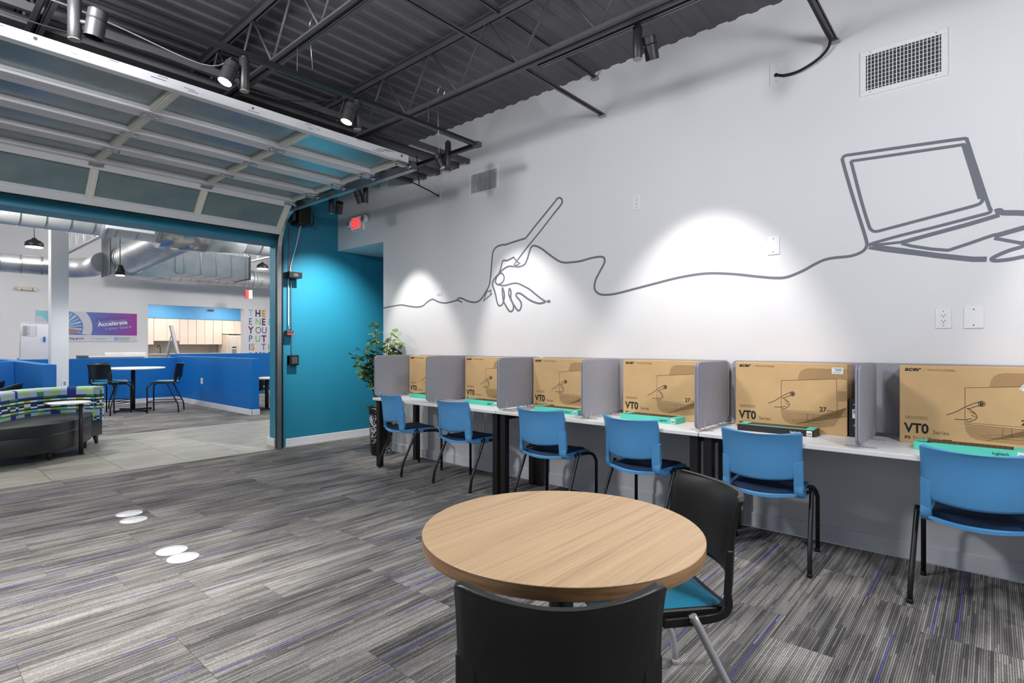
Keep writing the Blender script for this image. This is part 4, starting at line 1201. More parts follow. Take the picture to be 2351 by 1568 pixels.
keyboard_box('mint green keyboard box in front of the third carton from the plant', 3.64, 2.94, -0.02, False)
keyboard_box('mint green keyboard box in front of the fourth carton from the plant', 3.69, 2.14, -0.02, False)
keyboard_box('keyboard box with black sides and a mint lid', 3.715, 1.275, 0.02, True)
keyboard_box('mint green keyboard box in front of the right end carton', 3.66, 0.325, -0.02, False)
t = thing('accessory_box', 'tall slim black box with green print beside the stickered carton', 'box', (3.892, 0.586, DZ))
MB().box(0, 0.13, 0, 0.080, 0, 0.235).build('box_body', 'black_card', t, bevel=0.002, seg=1)
m = MB().box(-0.0006, 0, 0.030, 0.060, 0.196, 0.203).box(-0.0006, 0, 0.036, 0.058, 0.066, 0.074).prism([(0.040, 0.074), (0.054, 0.074), (0.047, 0.090)], lambda u, v, w: (w, u, v), -0.0006, 0)
m.build('green_marks', 'green_print', t)
MB().box(-0.0006, 0, 0.022, 0.062, 0.115, 0.170).build('white_label', 'paper_white', t)
m = MB()
for i in range(9): m.box(-0.001, -0.0006, 0.026 + i * 0.0036, 0.028 + i * 0.0036, 0.145, 0.165)
m.build('barcode', 'slot_dark', t)

# ================================================================== CHAIRS
def chair_meshes(seat_z, pre):
    """meshes of the stacking chair: faces +x, origin on the floor at the centre"""
    dz = seat_z - 0.45
    out = {}
    HW = 0.222
    prof = [(-0.232, 0.540), (-0.240, 0.580), (-0.246, 0.640), (-0.252, 0.700), (-0.262, 0.750), (-0.276, 0.790), (-0.284, 0.806)]
    pp = smooth_path([(x, z, 0) for x, z in prof], 4)
    def back(u, v, off):
        t = v * (len(pp) - 1); i = min(int(t), len(pp) - 2); f = t - i
        x = pp[i][0] * (1 - f) + pp[i + 1][0] * f; z = pp[i][1] * (1 - f) + pp[i + 1][1] * f
        s = 2 * u - 1
        hw = HW * (0.965 + 0.035 * v)
        # rounded upper corners and a bowed upper and lower edge
        e = max(0.0, (v - 0.86) / 0.14)
        hw -= 0.022 * e ** 3
        z += -0.014 * (1 - s * s) * max(0, v - 0.6) / 0.4 - 0.018 * (1 - s * s) * max(0.0, 0.35 - v) / 0.35
        xx = x + 0.085 * s * s - 0.022
        return (xx + off, s * hw, z + dz)
    NU, NV = 24, 16
    m = MB(); m.grid(lambda u, v: back(u, v, 0.0), NU, NV)
    n0 = len(m.v); m.grid(lambda u, v: back(u, v, -0.017), NU, NV)
    rim = []
    idx = lambda i, j: j * (NU + 1) + i
    loop = [idx(i, 0) for i in range(NU + 1)] + [idx(NU, j) for j in range(1, NV + 1)] + [idx(i, NV) for i in range(NU - 1, -1, -1)] + [idx(0, j) for j in range(NV - 1, 0, -1)]
    for a in range(len(loop)):
        p, q = loop[a], loop[(a + 1) % len(loop)]
        m.f.append((p, q, n0 + q, n0 + p)); m.sm.append(False)
    out['backrest'] = m
    # side uprights: strap from half-way up the back, round the corner and forward under the seat
    for s in (-1, 1):
        path = smooth_path([(-0.243, 0.640, 0), (-0.239, 0.60, 0), (-0.234, 0.55, 0), (-0.229, 0.50, 0), (-0.214, 0.462, 0), (-0.178, 0.440, 0), (-0.10, 0.431, 0), (0.02, 0.430, 0)], 4)
        m = MB(); n = len(path)
        for i, (x, z, _) in enumerate(path):
            a = path[max(i - 1, 0)]; b_ = path[min(i + 1, n - 1)]
            d = Vector((b_[0] - a[0], 0, b_[1] - a[1])).normalized(); nn = Vector((d.z, 0, -d.x))
            y0, y1 = 0.172, 0.221
            if i == 0: y0 = 0.206
            if i == 1: y0 = 0.190
            k = max(0.0, min(1.0, (z - 0.432) / 0.07))     # follows the bow of the back, flattens under the seat
            for yy, o in ((y0, 0.004), (y1, 0.006), (y1 + 0.001, -0.0165 - 0.006 * min(1, i / 8)), (y0 + 0.004, -0.0172 - 0.006 * min(1, i / 8))):
                q = Vector((x + k * (0.085 * (yy / 0.222) ** 2 - 0.022) + (1 - k) * 0.02, 0, z + dz)) + nn * (-o)
                m.v.append((q.x, s * yy, q.z))
        for i in range(n - 1):
            for j in range(4):
                m.f.append((4 * i + j, 4 * i + (j + 1) % 4, 4 * i + 4 + (j + 1) % 4, 4 * i + 4 + j)); m.sm.append(False)
        m.f += [(3, 2, 1, 0), (4 * n - 4, 4 * n - 3, 4 * n - 2, 4 * n - 1)]; m.sm += [False] * 2
        out['upright%d' % s] = m
    # seat pan with down-turned front edge and raised rear lip
    def seat_pt(u, v, top):
        x = -0.205 + 0.435 * u; s = 2 * v - 1
        hw = 0.205 - 0.020 * max(0, (0.15 - u) / 0.15) ** 2 - 0.018 * max(0, (u - 0.85) / 0.15) ** 2
        z = 0.452 - 0.012 * (1 - s * s) * (1 - u * 0.6) - 0.030 * max(0, (u - 0.80) / 0.20) ** 2
        z += -0.012 * (1 - s * s) * max(0, (0.2 - u) / 0.2)
        x -= 0.022 * (1 - s * s) * max(0, (0.25 - u) / 0.25)
        return (x, s * hw, z + dz - (0 if top else 0.016))
    m = MB(); NU, NV = 20, 14
    m.grid(lambda u, v: seat_pt(u, v, True), NU, NV); n0 = len(m.v); m.grid(lambda u, v: seat_pt(u, v, False), NU, NV)
    loop = [j * (NU + 1) + i for i, j in [(i, 0) for i in range(NU + 1)] + [(NU, j) for j in range(1, NV + 1)] + [(i, NV) for i in range(NU - 1, -1, -1)] + [(0, j) for j in range(NV - 1, 0, -1)]]
    for a in range(len(loop)):
        p, q = loop[a], loop[(a + 1) % len(loop)]
        m.f.append((p, q, n0 + q, n0 + p)); m.sm.append(False)
    out['seat_pan'] = m
    def pad_pt(u, v, top):
        x, y, z = seat_pt(0.045 + 0.925 * u, 0.055 + 0.89 * v, True)
        e = min(u, 1 - u, v, 1 - v)
        return (x, y, z + 0.001 + (0.014 * min(1, e / 0.08) ** 0.5 if top else 0))
    m = MB()
    m.grid(lambda u, v: pad_pt(u, v, True), NU, NV); n0 = len(m.v); m.grid(lambda u, v: pad_pt(u, v, False), NU, NV)
    for a in range(len(loop)):
        p, q = loop[a], loop[(a + 1) % len(loop)]
        m.f.append((p, q, n0 + q, n0 + p)); m.sm.append(False)
    out['seat_pad'] = m
    return out, dz
def make_chair(name, shell_mat, pad_mat, leg_mat, seat_z=0.45, footrest=False):
    t = thing(name, 'x', 'chair')
    ms, dz = chair_meshes(seat_z, name)
    ms['backrest'].build('backrest', shell_mat, t)
    for s in (-1, 1): ms['upright%d' % s].build('upright', shell_mat, t, bevel=0.004)
    ms['seat_pan'].build('seat_pan', shell_mat, t)
    ms['seat_pad'].build('seat_pad', pad_mat, t)
    sp = 0.0 if not footrest else 0.03
    for s in (-1, 1):
        y = s * 0.247
        fx = 0.235 + sp
        MB().tube([(-0.055, s * 0.19, 0.420 + dz), (0.10, s * 0.195, 0.418 + dz)] + smooth_path([(0.17, s * 0.208, 0.416 + dz), (0.205, s * 0.222, 0.408 + dz), (0.226, s * 0.236, 0.384 + dz), (fx, y, 0.345 + dz)], 4) + [(fx, y, 0.006)], 0.0125, 12).build('leg', leg_mat, t)
        kz = 0.15 if not footrest else 0.20
        MB().tube([(-0.045, s * 0.245, 0.455 + dz), (-0.060, s * 0.248, 0.425 + dz)] + smooth_path([(-0.185 - sp, s * 0.254, kz + 0.03), (-0.212 - sp, s * 0.256, kz - 0.03), (-0.224 - sp, s * 0.258, kz - 0.09 if kz > 0.1 else 0.05)], 4) + [(-0.230 - sp, s * 0.258, 0.006)], 0.0125, 12).build('leg', leg_mat, t)
        MB().cyl((-0.055, s * 0.222, 0.434 + dz), (-0.055, s * 0.250, 0.434 + dz), 0.010, 10).build('pivot', leg_mat, t)
        for q in ((fx, y), (-0.230 - sp, s * 0.258)):
            MB().cyl((q[0], q[1], 0.0), (q[0], q[1], 0.022), 0.0145, 12).build('glide', 'rubber_black' if leg_mat == 'black_metal' else 'silver_leg', t)
    MB().cyl((-0.055, -0.222, 0.428 + dz), (-0.055, 0.222, 0.428 + dz), 0.009, 10).build('cross_bar', leg_mat, t)
    if footrest:
        m = MB(); z = 0.21
        m.cyl((0.265, -0.247, z), (0.265, 0.247, z), 0.008, 8)
        for s in (-1, 1): m.cyl((0.265, s * 0.247, z), (-0.235, s * 0.256, z), 0.008, 8)
        m.build('footrest', leg_mat, t)
    return t
ch = make_chair('stacking_chair', 'blue_plastic', 'navy_pad', 'black_metal')
g = 'blue chairs at the desks'
CH = [(3.635, 4.615, -11, 'blue stacking chair at the far end, nearest the plant'), (3.63, 3.715, -2, 'blue stacking chair, second from the plant'), (3.618, 2.70, 3, 'blue stacking chair, third from the plant'),
      (3.63, 1.885, -5, 'blue stacking chair, fourth from the plant, behind the far edge of the wooden table'), (3.615, 1.055, 6, 'blue stacking chair behind the black chair with the turquoise seat'), (3.635, 0.055, -1, 'blue stacking chair cut off by the right edge of the picture')]
for i, (x, y, a, lab) in enumerate(CH):
    if i == 0:
        ch.location = (x, y, 0); ch.rotation_euler = (0, 0, math.radians(a)); ch['label'] = lab; ch['group'] = g
    else:
        dup(ch, (x, y, 0), math.radians(a), lab, g)

# round table and its two black chairs
TX, TY, TR_, TZ = 1.385, 1.012, 0.427, 0.735
t = thing('round_table', 'round oak table on a black pedestal in the foreground', 'table', (TX, TY, 0))
top = MB().lathe([(0.0005, TZ - 0.003), (TR_ + 0.0003, TZ - 0.003), (TR_ + 0.0003, TZ - 0.0012), (TR_ - 0.001, TZ), (0.0005, TZ)], 160, smooth=False)
top.build('tabletop', 'oak_top', t)
MB().lathe([(TR_ - 0.03, TZ - 0.036), (TR_ - 0.001, TZ - 0.036), (TR_, TZ - 0.034), (TR_, TZ - 0.0031), (TR_ - 0.03, TZ - 0.0032)], 160, smooth=False).build('edge_band', 'oak_edge', t)
MB().lathe([(0.001, TZ - 0.034), (TR_ - 0.03, TZ - 0.034), (TR_ - 0.03, TZ - 0.004), (0.001, TZ - 0.004)], 64).build('core', 'oak_edge', t)
MB().cyl((0, 0, 0.05), (0, 0, TZ - 0.05), 0.038, 24).build('column', 'black_metal', t)
MB().box(-0.16, 0.16, -0.025, 0.025, TZ - 0.05, TZ - 0.0345).box(-0.025, 0.025, -0.16, 0.16, TZ - 0.05, TZ - 0.0346).build('spider', 'black_metal', t)
for k in range(4):
    a = PI / 4 + k * PI / 2 + 0.15
    m = MB().bar((0.03 * math.cos(a), 0.03 * math.sin(a), 0.045), (0.31 * math.cos(a), 0.31 * math.sin(a), 0.03), 0.05, 0.03)
    m.cyl((0.29 * math.cos(a), 0.29 * math.sin(a), 0), (0.29 * math.cos(a), 0.29 * math.sin(a), 0.02), 0.018, 12)
    m.build('foot', 'black_metal', t, bevel=0.004)
bc = make_chair('stacking_chair', 'black_plastic', 'turquoise_pad', 'silver_leg')
def face_chair(x_back, y_back, ang):
    """place a chair so that the middle of its back top is at (x_back, y_back) and it faces ang"""
    return (x_back + 0.28 * math.cos(ang), y_back + 0.28 * math.sin(ang), 0)
angA = math.atan2(0.295 * 1.0, -0.354) ; angA = math.atan2(0.64, -0.77)
bc.location = face_chair(2.0, 0.745, angA); bc.rotation_euler = (0, 0, angA)
bc['label'] = 'black chair with turquoise seat and silver legs right of the wooden table'; bc['group'] = 'black chairs at the wooden table'
angB = math.atan2(0.65, 0.76)
dup(bc, face_chair(0.885, 0.645, angB), angB, 'black chair seen from behind in front of the wooden table', 'black chairs at the wooden table')

# plant by the passage
t = thing('plant_pot', 'black and white marbled planter between the desk and the passage', 'planter', (3.90, 5.50, 0))
MB().lathe([(0.001, 0.0), (0.118, 0.0), (0.124, 0.008), (0.146, 0.55), (0.145, 0.562), (0.134, 0.562), (0.130, 0.52), (0.001, 0.52)], 40).build('pot', 'black_marble', t)
MB().lathe([(0.001, 0.505), (0.129, 0.505), (0.129, 0.522), (0.06, 0.535), (0.001, 0.538)], 32).build('soil', 'soil', t)
t = thing('potted_shrub', 'leafy green shrub growing out of the marbled planter', 'plant', (3.875, 5.51, 0.52))
rp = random.Random(21)
leaf_meshes = []
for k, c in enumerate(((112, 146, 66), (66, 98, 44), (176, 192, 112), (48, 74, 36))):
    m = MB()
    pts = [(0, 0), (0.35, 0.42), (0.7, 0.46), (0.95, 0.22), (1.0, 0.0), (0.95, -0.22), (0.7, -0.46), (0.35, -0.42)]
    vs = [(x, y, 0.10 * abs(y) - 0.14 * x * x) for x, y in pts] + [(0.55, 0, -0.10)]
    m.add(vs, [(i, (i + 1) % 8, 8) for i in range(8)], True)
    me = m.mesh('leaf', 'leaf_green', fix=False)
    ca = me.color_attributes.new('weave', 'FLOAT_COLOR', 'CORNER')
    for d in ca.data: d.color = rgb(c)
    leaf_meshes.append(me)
nl = 0
ux, uy, vx, vy = 0.66, -0.75, 0.75, 0.66        # sideways and front-to-back directions of the crown
for u, v, z in ((-0.06, 0.0, 1.07), (-0.03, 0.05, 0.95), (-0.09, -0.04, 0.86), (0.15, 0.02, 0.95), (0.12, -0.06, 0.84), (0.20, -0.03, 0.80), (0.24, -0.07, 0.72), (0.05, 0.08, 0.78),
                (-0.20, 0.03, 0.74), (-0.27, -0.03, 0.68), (-0.14, 0.08, 0.66), (-0.19, -0.08, 0.52), (-0.10, -0.10, 0.58), (0.08, -0.10, 0.62)):
    ex, ey = ux * u + vx * v, uy * u + vy * v
    pth = smooth_path([(0.02 * u, 0.02 * v, 0.0), (ex * 0.25, ey * 0.25, z * 0.35), (ex * 0.65 + 0.01, ey * 0.65, z * 0.70), (ex, ey, z)], 6)
    MB().tube(pth, 0.004, 6, radii=[0.006 - 0.0035 * i / len(pth) for i in range(len(pth))]).build('stem', 'stem_brown', t)
    for k in range(20):
        f = 0.50 + 0.50 * (k + rp.random()) / 20
        q = f * (len(pth) - 1); i = min(int(q), len(pth) - 2); q -= i
        p = [pth[i][c] * (1 - q) + pth[i + 1][c] * q for c in range(3)]
        a = rp.uniform(0, 2 * PI); r_ = rp.uniform(0.0, 0.05); nl += 1
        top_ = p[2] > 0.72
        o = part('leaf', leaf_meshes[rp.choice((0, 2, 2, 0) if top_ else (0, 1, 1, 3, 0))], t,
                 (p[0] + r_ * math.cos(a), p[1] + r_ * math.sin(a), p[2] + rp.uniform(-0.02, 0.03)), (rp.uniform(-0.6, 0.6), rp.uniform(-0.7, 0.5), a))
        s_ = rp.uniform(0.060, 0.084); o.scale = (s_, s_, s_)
rp = random.Random(4)
for k in range(14):
    a = rp.uniform(0, 2 * PI); r_ = rp.uniform(0.06, 0.12)
    o = part('leaf', leaf_meshes[2 if k % 2 else 0], t, (r_ * math.cos(a), r_ * math.sin(a), rp.uniform(0.02, 0.05)), (rp.uniform(-0.5, 0.5), rp.uniform(-0.9, 0.2), a))
    o.scale = (0.06, 0.06, 0.06)

# white round covers on the carpet
for x, y, lab in ((1.235, 5.01, 'round white floor cover farthest from the viewer'), (1.212, 4.805, 'round white floor cover, second farthest on the carpet'),
                  (1.190, 3.905, 'round white floor cover, third farthest on the carpet'), (1.195, 3.722, 'round white floor cover nearest to the viewer')):
    t = thing('floor_cover', lab, 'floor cover', (x, y, 0), 0, 'round white floor covers')
    MB().lathe([(0.001, 0.0), (0.086, 0.0), (0.088, 0.002), (0.086, 0.006), (0.001, 0.0065)], 40).build('lid', 'plate_white', t)
    m = MB()
    for k in range(5):
        a = k * 2.4; m.cyl((0.03 * math.cos(a) * (k + 1) / 3, 0.03 * math.sin(a) * (k + 1) / 3, 0.0064), (0.03 * math.cos(a) * (k + 1) / 3, 0.03 * math.sin(a) * (k + 1) / 3, 0.0070), 0.0025, 6)
    m.build('speckles', 'paper_grey', t)

# ================================================================== FAR ROOM
# curved sofa with a woven back
WOV = {'w': (228, 232, 236), 'k': (14, 16, 24), 'n': (26, 52, 128), 'g': (70, 138, 74), 'l': (168, 200, 150), 'y': (180, 184, 42), 'c': (104, 190, 204), 'p': (176, 186, 214), 't': (60, 130, 140)}
t = thing('curved_sofa', 'curved lounge seat with black base and green, blue and white woven back', 'sofa', (1.3, 8.5, 0))
bp_ = smooth_path([(0.35, 7.75, 0), (0.60, 8.15, 0), (0.86, 8.53, 0), (1.10, 8.88, 0), (1.38, 9.06, 0), (1.64, 9.04, 0), (1.80, 8.90, 0)], 8)
bp_ = [Vector((p[0] - 1.3, p[1] - 8.5, 0)) for p in bp_]
cum = [0]
for i in range(1, len(bp_)): cum.append(cum[-1] + (bp_[i] - bp_[i - 1]).length)
nrm = []
for i in range(len(bp_)):
    d = (bp_[min(i + 1, len(bp_) - 1)] - bp_[max(i - 1, 0)]).normalized(); nrm.append(Vector((-d.y, d.x, 0)))
def wall_of(z0, z1, th, tops=0.02):
    """closed strip along the back curve; th to the rear"""
    pts = []
    return pts
ROWS = [('lplplpnl', 1.0, 0.9), ('lpgplpnp', 1.0, 0.9), ('lptplpnp', 0.6, 0.9), ('ngn', 0.7, 0.5), ('kkkk', 0.5, 0.3), ('cwywcyw', 0.7, 0.21), ('kkkk', 0.5, 0.3), ('ngwnkwg', 0.6, 0.24), ('wkwnwgn', 0.6, 0.19), ('nwgwnkw', 0.6, 0.24), ('kkkk', 0.5, 0.3),
        ('cwycwwy', 0.7, 0.23), ('gng', 0.6, 0.4), ('lpnplpn', 1.0, 0.5), ('lptplpn', 0.6, 0.5), ('lpnlppn', 1.0, 0.5), ('gngn', 0.7, 0.4), ('kwkw', 0.5, 0.2), ('wngwnk', 0.6, 0.2)]
ROWS = [(p, h) for p, h, _ in ROWS]
tot = sum(h for _, h in ROWS)
m = MB(); cols = []
z0, z1, th = 0.315, 0.745, 0.17
# cross-section ring: front bottom -> front top -> rear top -> rear bottom
zs = [z1 - (z1 - z0) * sum(h for _, h in ROWS[:k]) / tot for k in range(len(ROWS) + 1)]     # top to bottom
ring = [(0.0 + 0.02 * (1 - (z - z0) / (z1 - z0)), z) for z in reversed(zs)] + [(-0.03, z1 + 0.012), (-th + 0.03, z1 + 0.012)] + [(-th, z) for z in zs]
n = len(ring)
for i, p in enumerate(bp_):
    for off, z in ring:
        q = p - nrm[i] * off * -1.0
        q = p + nrm[i] * (-off)
        m.v.append((q.x, q.y, z))
rw = random.Random(2)
for i in range(len(bp_) - 1):
    for j in range(n - 1):
        m.f.append((i * n + j, i * n + j + 1, (i + 1) * n + j + 1, (i + 1) * n + j)); m.sm.append(True)
        nr = len(ROWS)
        if j < nr: r_ = nr - 1 - j
        elif j <= nr + 2: r_ = 0
        else: r_ = j - (nr + 3) if j - (nr + 3) < nr else nr - 1
        pat = ROWS[max(0, min(nr - 1, r_))][0]
        u = (cum[i] + cum[i + 1]) / 2
        cols.append(WOV[pat[int(u / (0.085 if len(pat) > 4 else 0.16)) % len(pat)]])
for i in (0, len(bp_) - 1):
    m.f.append(tuple(i * n + j for j in (range(n) if i else reversed(range(n))))); m.sm.append(False); cols.append(WOV['l'])
sb = m.build('woven_back', 'woven_pattern', t, fix=False)
ca = sb.data.color_attributes.new('weave', 'FLOAT_COLOR', 'CORNER')
for po in sb.data.polygons:
    for li in po.loop_indices: ca.data[li].color = rgb(cols[po.index])
# end cap of the back: banded fabric
m = MB(); cc = []
e0 = bp_[-1]; nv = nrm[-1]; dv_ = (bp_[-1] - bp_[-2]).normalized()
prof_ = smooth_path([(0.0, 0, 0), (0.035, 0.03, 0), (0.05, 0.085, 0), (0.035, 0.14, 0), (0.0, th, 0)], 3)
for k in range(len(zs)):
    for a, b_, _ in prof_:
        q = e0 + dv_ * a + nv * b_
        m.v.append((q.x, q.y, zs[k]))
w_ = len(prof_)
for k in range(len(zs) - 1):
    for i in range(w_ - 1):
        m.f.append((k * w_ + i, k * w_ + i + 1, (k + 1) * w_ + i + 1, (k + 1) * w_ + i)); m.sm.append(True)
        cc.append(WOV[ROWS[k][0][(i // 2) % len(ROWS[k][0])]])
m.f.append(tuple(range(w_))); m.sm.append(False); cc.append(WOV['l'])
ec = m.build('back_end_cap', 'woven_pattern', t, fix=False)
ca = ec.data.color_attributes.new('weave', 'FLOAT_COLOR', 'CORNER')
for po in ec.data.polygons:
    for li in po.loop_indices: ca.data[li].color = rgb(cc[po.index])
front = smooth_path([(0.30, 7.72, 0), (0.62, 7.78, 0), (0.95, 7.80, 0), (1.20, 7.88, 0), (1.42, 8.10, 0), (1.62, 8.42, 0), (1.72, 8.66, 0), (1.755, 8.82, 0)], 5)
front = [(p[0] - 1.3, p[1] - 8.5) for p in front]
inner = [(p.x, p.y) for p in bp_]
poly = front + inner[::-1][1:]
MB().prism(poly, XY, 0.305, 0.425, smooth=True).build('seat_cushion', 'leather_black', t, bevel=0.02, seg=3)
rear = [(p.x + nrm[i].x * th, p.y + nrm[i].y * th) for i, p in enumerate(bp_)]
MB().prism(front + rear[::-1], XY, 0.105, 0.31, smooth=True).build('base', 'leather_black', t, bevel=0.015, seg=2)
for x, y in ((1.22, 8.05), (1.66, 8.66), (1.84, 8.96), (0.75, 7.95), (0.55, 8.15), (1.2, 8.95)):
    MB().cyl((x - 1.3, y - 8.5, 0), (x - 1.3 - 0.01, y - 8.5 + 0.01, 0.11), 0.018, 10, r2=0.035).build('leg', 'sofa_leg', t)
t = thing('side_table', 'small white round side table on a grey post before the curved sofa', 'table', (1.53, 8.17, 0))
MB().lathe([(0.001, 0.612), (0.205, 0.612), (0.212, 0.620), (0.205, 0.628), (0.001, 0.628)], 40, (-0.10, 0.08)).build('tabletop', 'desk_white', t)
MB().cyl((0, 0, 0.012), (0, 0, 0.612), 0.024, 16).build('post', 'sofa_leg', t)
MB().box(-0.26, 0.03, -0.03, 0.26, 0.0, 0.012).build('base_plate', 'sofa_leg', t, bevel=0.003)

# black tub chairs
def tub_chair(label, x, y, rz, legs):
    t = thing('tub_chair', label, 'chair', (x, y, 0), rz, 'black tub chairs')
    m = MB(); NA = 24
    def pt(u, v, o):
        a = math.radians(-125 + 250 * u); hh = 0.34 + 0.06 * math.cos(a * 0.72)
        r_ = 0.27 + 0.075 * v + o
        return (-r_ * math.cos(a) * 0.98, r_ * math.sin(a), 0.38 + (hh * v) * (0.75 + 0.25 * math.cos(a)))
    m.grid(lambda u, v: pt(u, v, 0), NA, 6); n0 = len(m.v); m.grid(lambda u, v: pt(u, v, 0.035), NA, 6)
    lp = [(i, 0) for i in range(NA + 1)] + [(NA, j) for j in range(1, 7)] + [(i, 6) for i in range(NA - 1, -1, -1)] + [(0, j) for j in range(5, 0, -1)]
    lp = [j * (NA + 1) + i for i, j in lp]
    for a in range(len(lp)):
        p, q = lp[a], lp[(a + 1) % len(lp)]; m.f.append((p, q, n0 + q, n0 + p)); m.sm.append(True)
    m.build('tub_shell', 'leather_black', t)
    MB().lathe([(0.001, 0.36), (0.24, 0.36), (0.265, 0.385), (0.26, 0.43), (0.22, 0.45), (0.001, 0.452)], 28).build('seat_pad', 'leather_black', t)
    for sx, sy in ((1, 1), (1, -1), (-1, 1), (-1, -1)):
        MB().tube([(sx * 0.10, sy * 0.20, 0.40 - 0.03), (sx * 0.19, sy * 0.20, 0.362), (sx * 0.215, sy * 0.205, 0.33), (sx * 0.25, sy * 0.23, 0.0)], 0.012, 10).build('leg', legs, t)
    return t
tub_chair('black tub chair peeking over the left end of the curved sofa, nearer one', 0.88, 10.15, math.radians(160), 'silver_leg')
tub_chair('black tub chair peeking over the left end of the curved sofa, farther one', 0.80, 11.1, math.radians(150), 'silver_leg')
tub_chair('black open-armed chair with white legs just left of the teal door jamb', 5.12, 11.64, math.radians(-35), 'plate_white')

def pedestal_table(name, label, x, y, r, z, colr):
    t = thing(name, label, 'table', (x, y, 0))
    MB().lathe([(0.001, z - 0.028), (r - 0.006, z - 0.028), (r, z - 0.022), (r, z - 0.006), (r - 0.006, z), (0.001, z)], 48).build('tabletop', colr, t)
    MB().cyl((0, 0, 0.03), (0, 0, z - 0.028), 0.036, 18).build('column', 'black_metal', t)
    for k in range(4):
        a = 0.35 + k * PI / 2
        m = MB().bar((0.02 * math.cos(a), 0.02 * math.sin(a), 0.045), (r * 0.68 * math.cos(a), r * 0.68 * math.sin(a), 0.035), 0.05, 0.03)
        m.cyl((r * 0.65 * math.cos(a), r * 0.65 * math.sin(a), 0), (r * 0.65 * math.cos(a), r * 0.65 * math.sin(a), 0.03), 0.016, 10)
        m.build('foot', 'black_metal', t, bevel=0.004)
pedestal_table('bar_table', 'tall white-topped round table in front of the blue partition', 3.20, 12.72, 0.54, 0.865, 'desk_white')
pedestal_table('cafe_table', 'small white pedestal table half hidden by the teal door jamb', 5.02, 10.93, 0.29, 0.66, 'desk_white')
pedestal_table('cafe_table', 'second white table top farther behind the teal door jamb', 6.5, 12.9, 0.40, 0.74, 'desk_white')
bs = make_chair('bar_stool', 'black_plastic', 'turquoise_pad', 'black_metal', 0.60, True)
bs['category'] = 'stool'
g = 'bar stools at the tall white table'
bs.location = (2.76, 12.58, 0); bs.rotation_euler = (0, 0, math.radians(38)); bs['label'] = 'black bar stool with turquoise seat left of the tall table, nearest'; bs['group'] = g
dup(bs, (2.95, 13.22, 0), math.radians(-52), 'black bar stool behind the tall table against the blue partition', g)
dup(bs, (3.64, 12.27, 0), math.radians(152), 'black bar stool right of the tall table, seen from the side', g)
plate('outlet', 'white double outlet on the blue partition right of the bar stool', 12.84, 12.72, 0.60, 0.47, 'outlet', 'outlet', 4.4695)
t = thing('outlet', 'white outlet low on the square white column', 'outlet', (2.10, 12.4745, 0.62), 0, 'wall plates')
MB().box(-0.045, 0.045, -0.006, 0.0005, -0.06, 0.06).build('cover', 'plate_white', t, bevel=0.003)
MB().box(-0.017, 0.017, -0.008, -0.006, -0.034, 0.034).build('receptacle', 'paper_grey', t)

# whiteboard easels
def easel(label, x, y, rz, tilt, w, h, zb):
    t = thing('whiteboard_easel', label, 'whiteboard', (x, y, 0), rz)
    c, s = math.cos(tilt), math.sin(tilt)
    fn = lambda u, v, ww: (u, v * s + ww * c, zb + v * c - ww * s)
    MB().prism(rrect(-w / 2, w / 2, 0, h, 0.01, 2), fn, 0, 0.02).build('board', 'board_white', t)
    m = MB().ribbon(rrect(-w / 2, w / 2, 0, h, 0.01, 2), 0.02, fn, -0.004, 0.024, closed=True)
    m.build('board_frame', 'steel_galv', t)
    m = MB()
    for sx in (-1, 1):
        m.bar((sx * w * 0.42, 0.0, zb * 0.98), (sx * w * 0.46, -0.18, 0.0), 0.03, 0.03); m.bar((sx * w * 0.42, h * s * 0.7 + 0.03, zb + h * c * 0.7), (sx * w * 0.46, 0.55, 0.0), 0.03, 0.03)
    m.build('stand', 'steel_galv', t)
    return t, fn
e, fn = easel('white flip-chart board with a written grid and a blue eraser left of the column', 2.02, 14.95, math.radians(-14), math.radians(13), 0.46, 0.86, 0.93)
m = MB()
for k in range(8): m.ribbon([(-0.20, 0.80 - 0.032 * k), (0.02, 0.80 - 0.032 * k)], 0.004, fn, -0.002, -0.001)
for x in (-0.20, -0.10, 0.02): m.ribbon([(x, 0.80), (x, 0.576)], 0.004, fn, -0.003, -0.002)
for k in range(7):
    m.ribbon([(-0.19, 0.783 - 0.032 * k), (-0.13 + 0.01 * (k % 3), 0.785 - 0.032 * k)], 0.010, fn, -0.0035, -0.003)
m.build('grid_writing', 'banner_dark', e)
MB().prism([(0.13, 0.47), (0.17, 0.47), (0.17, 0.56), (0.13, 0.56)], fn, -0.025, 0.0).build('eraser', 'marker_blue', e)
easel('whiteboard on a grey easel seen edge-on before the kitchen opening', 4.93, 15.6, math.radians(68), math.radians(12), 0.7, 0.86, 0.95)

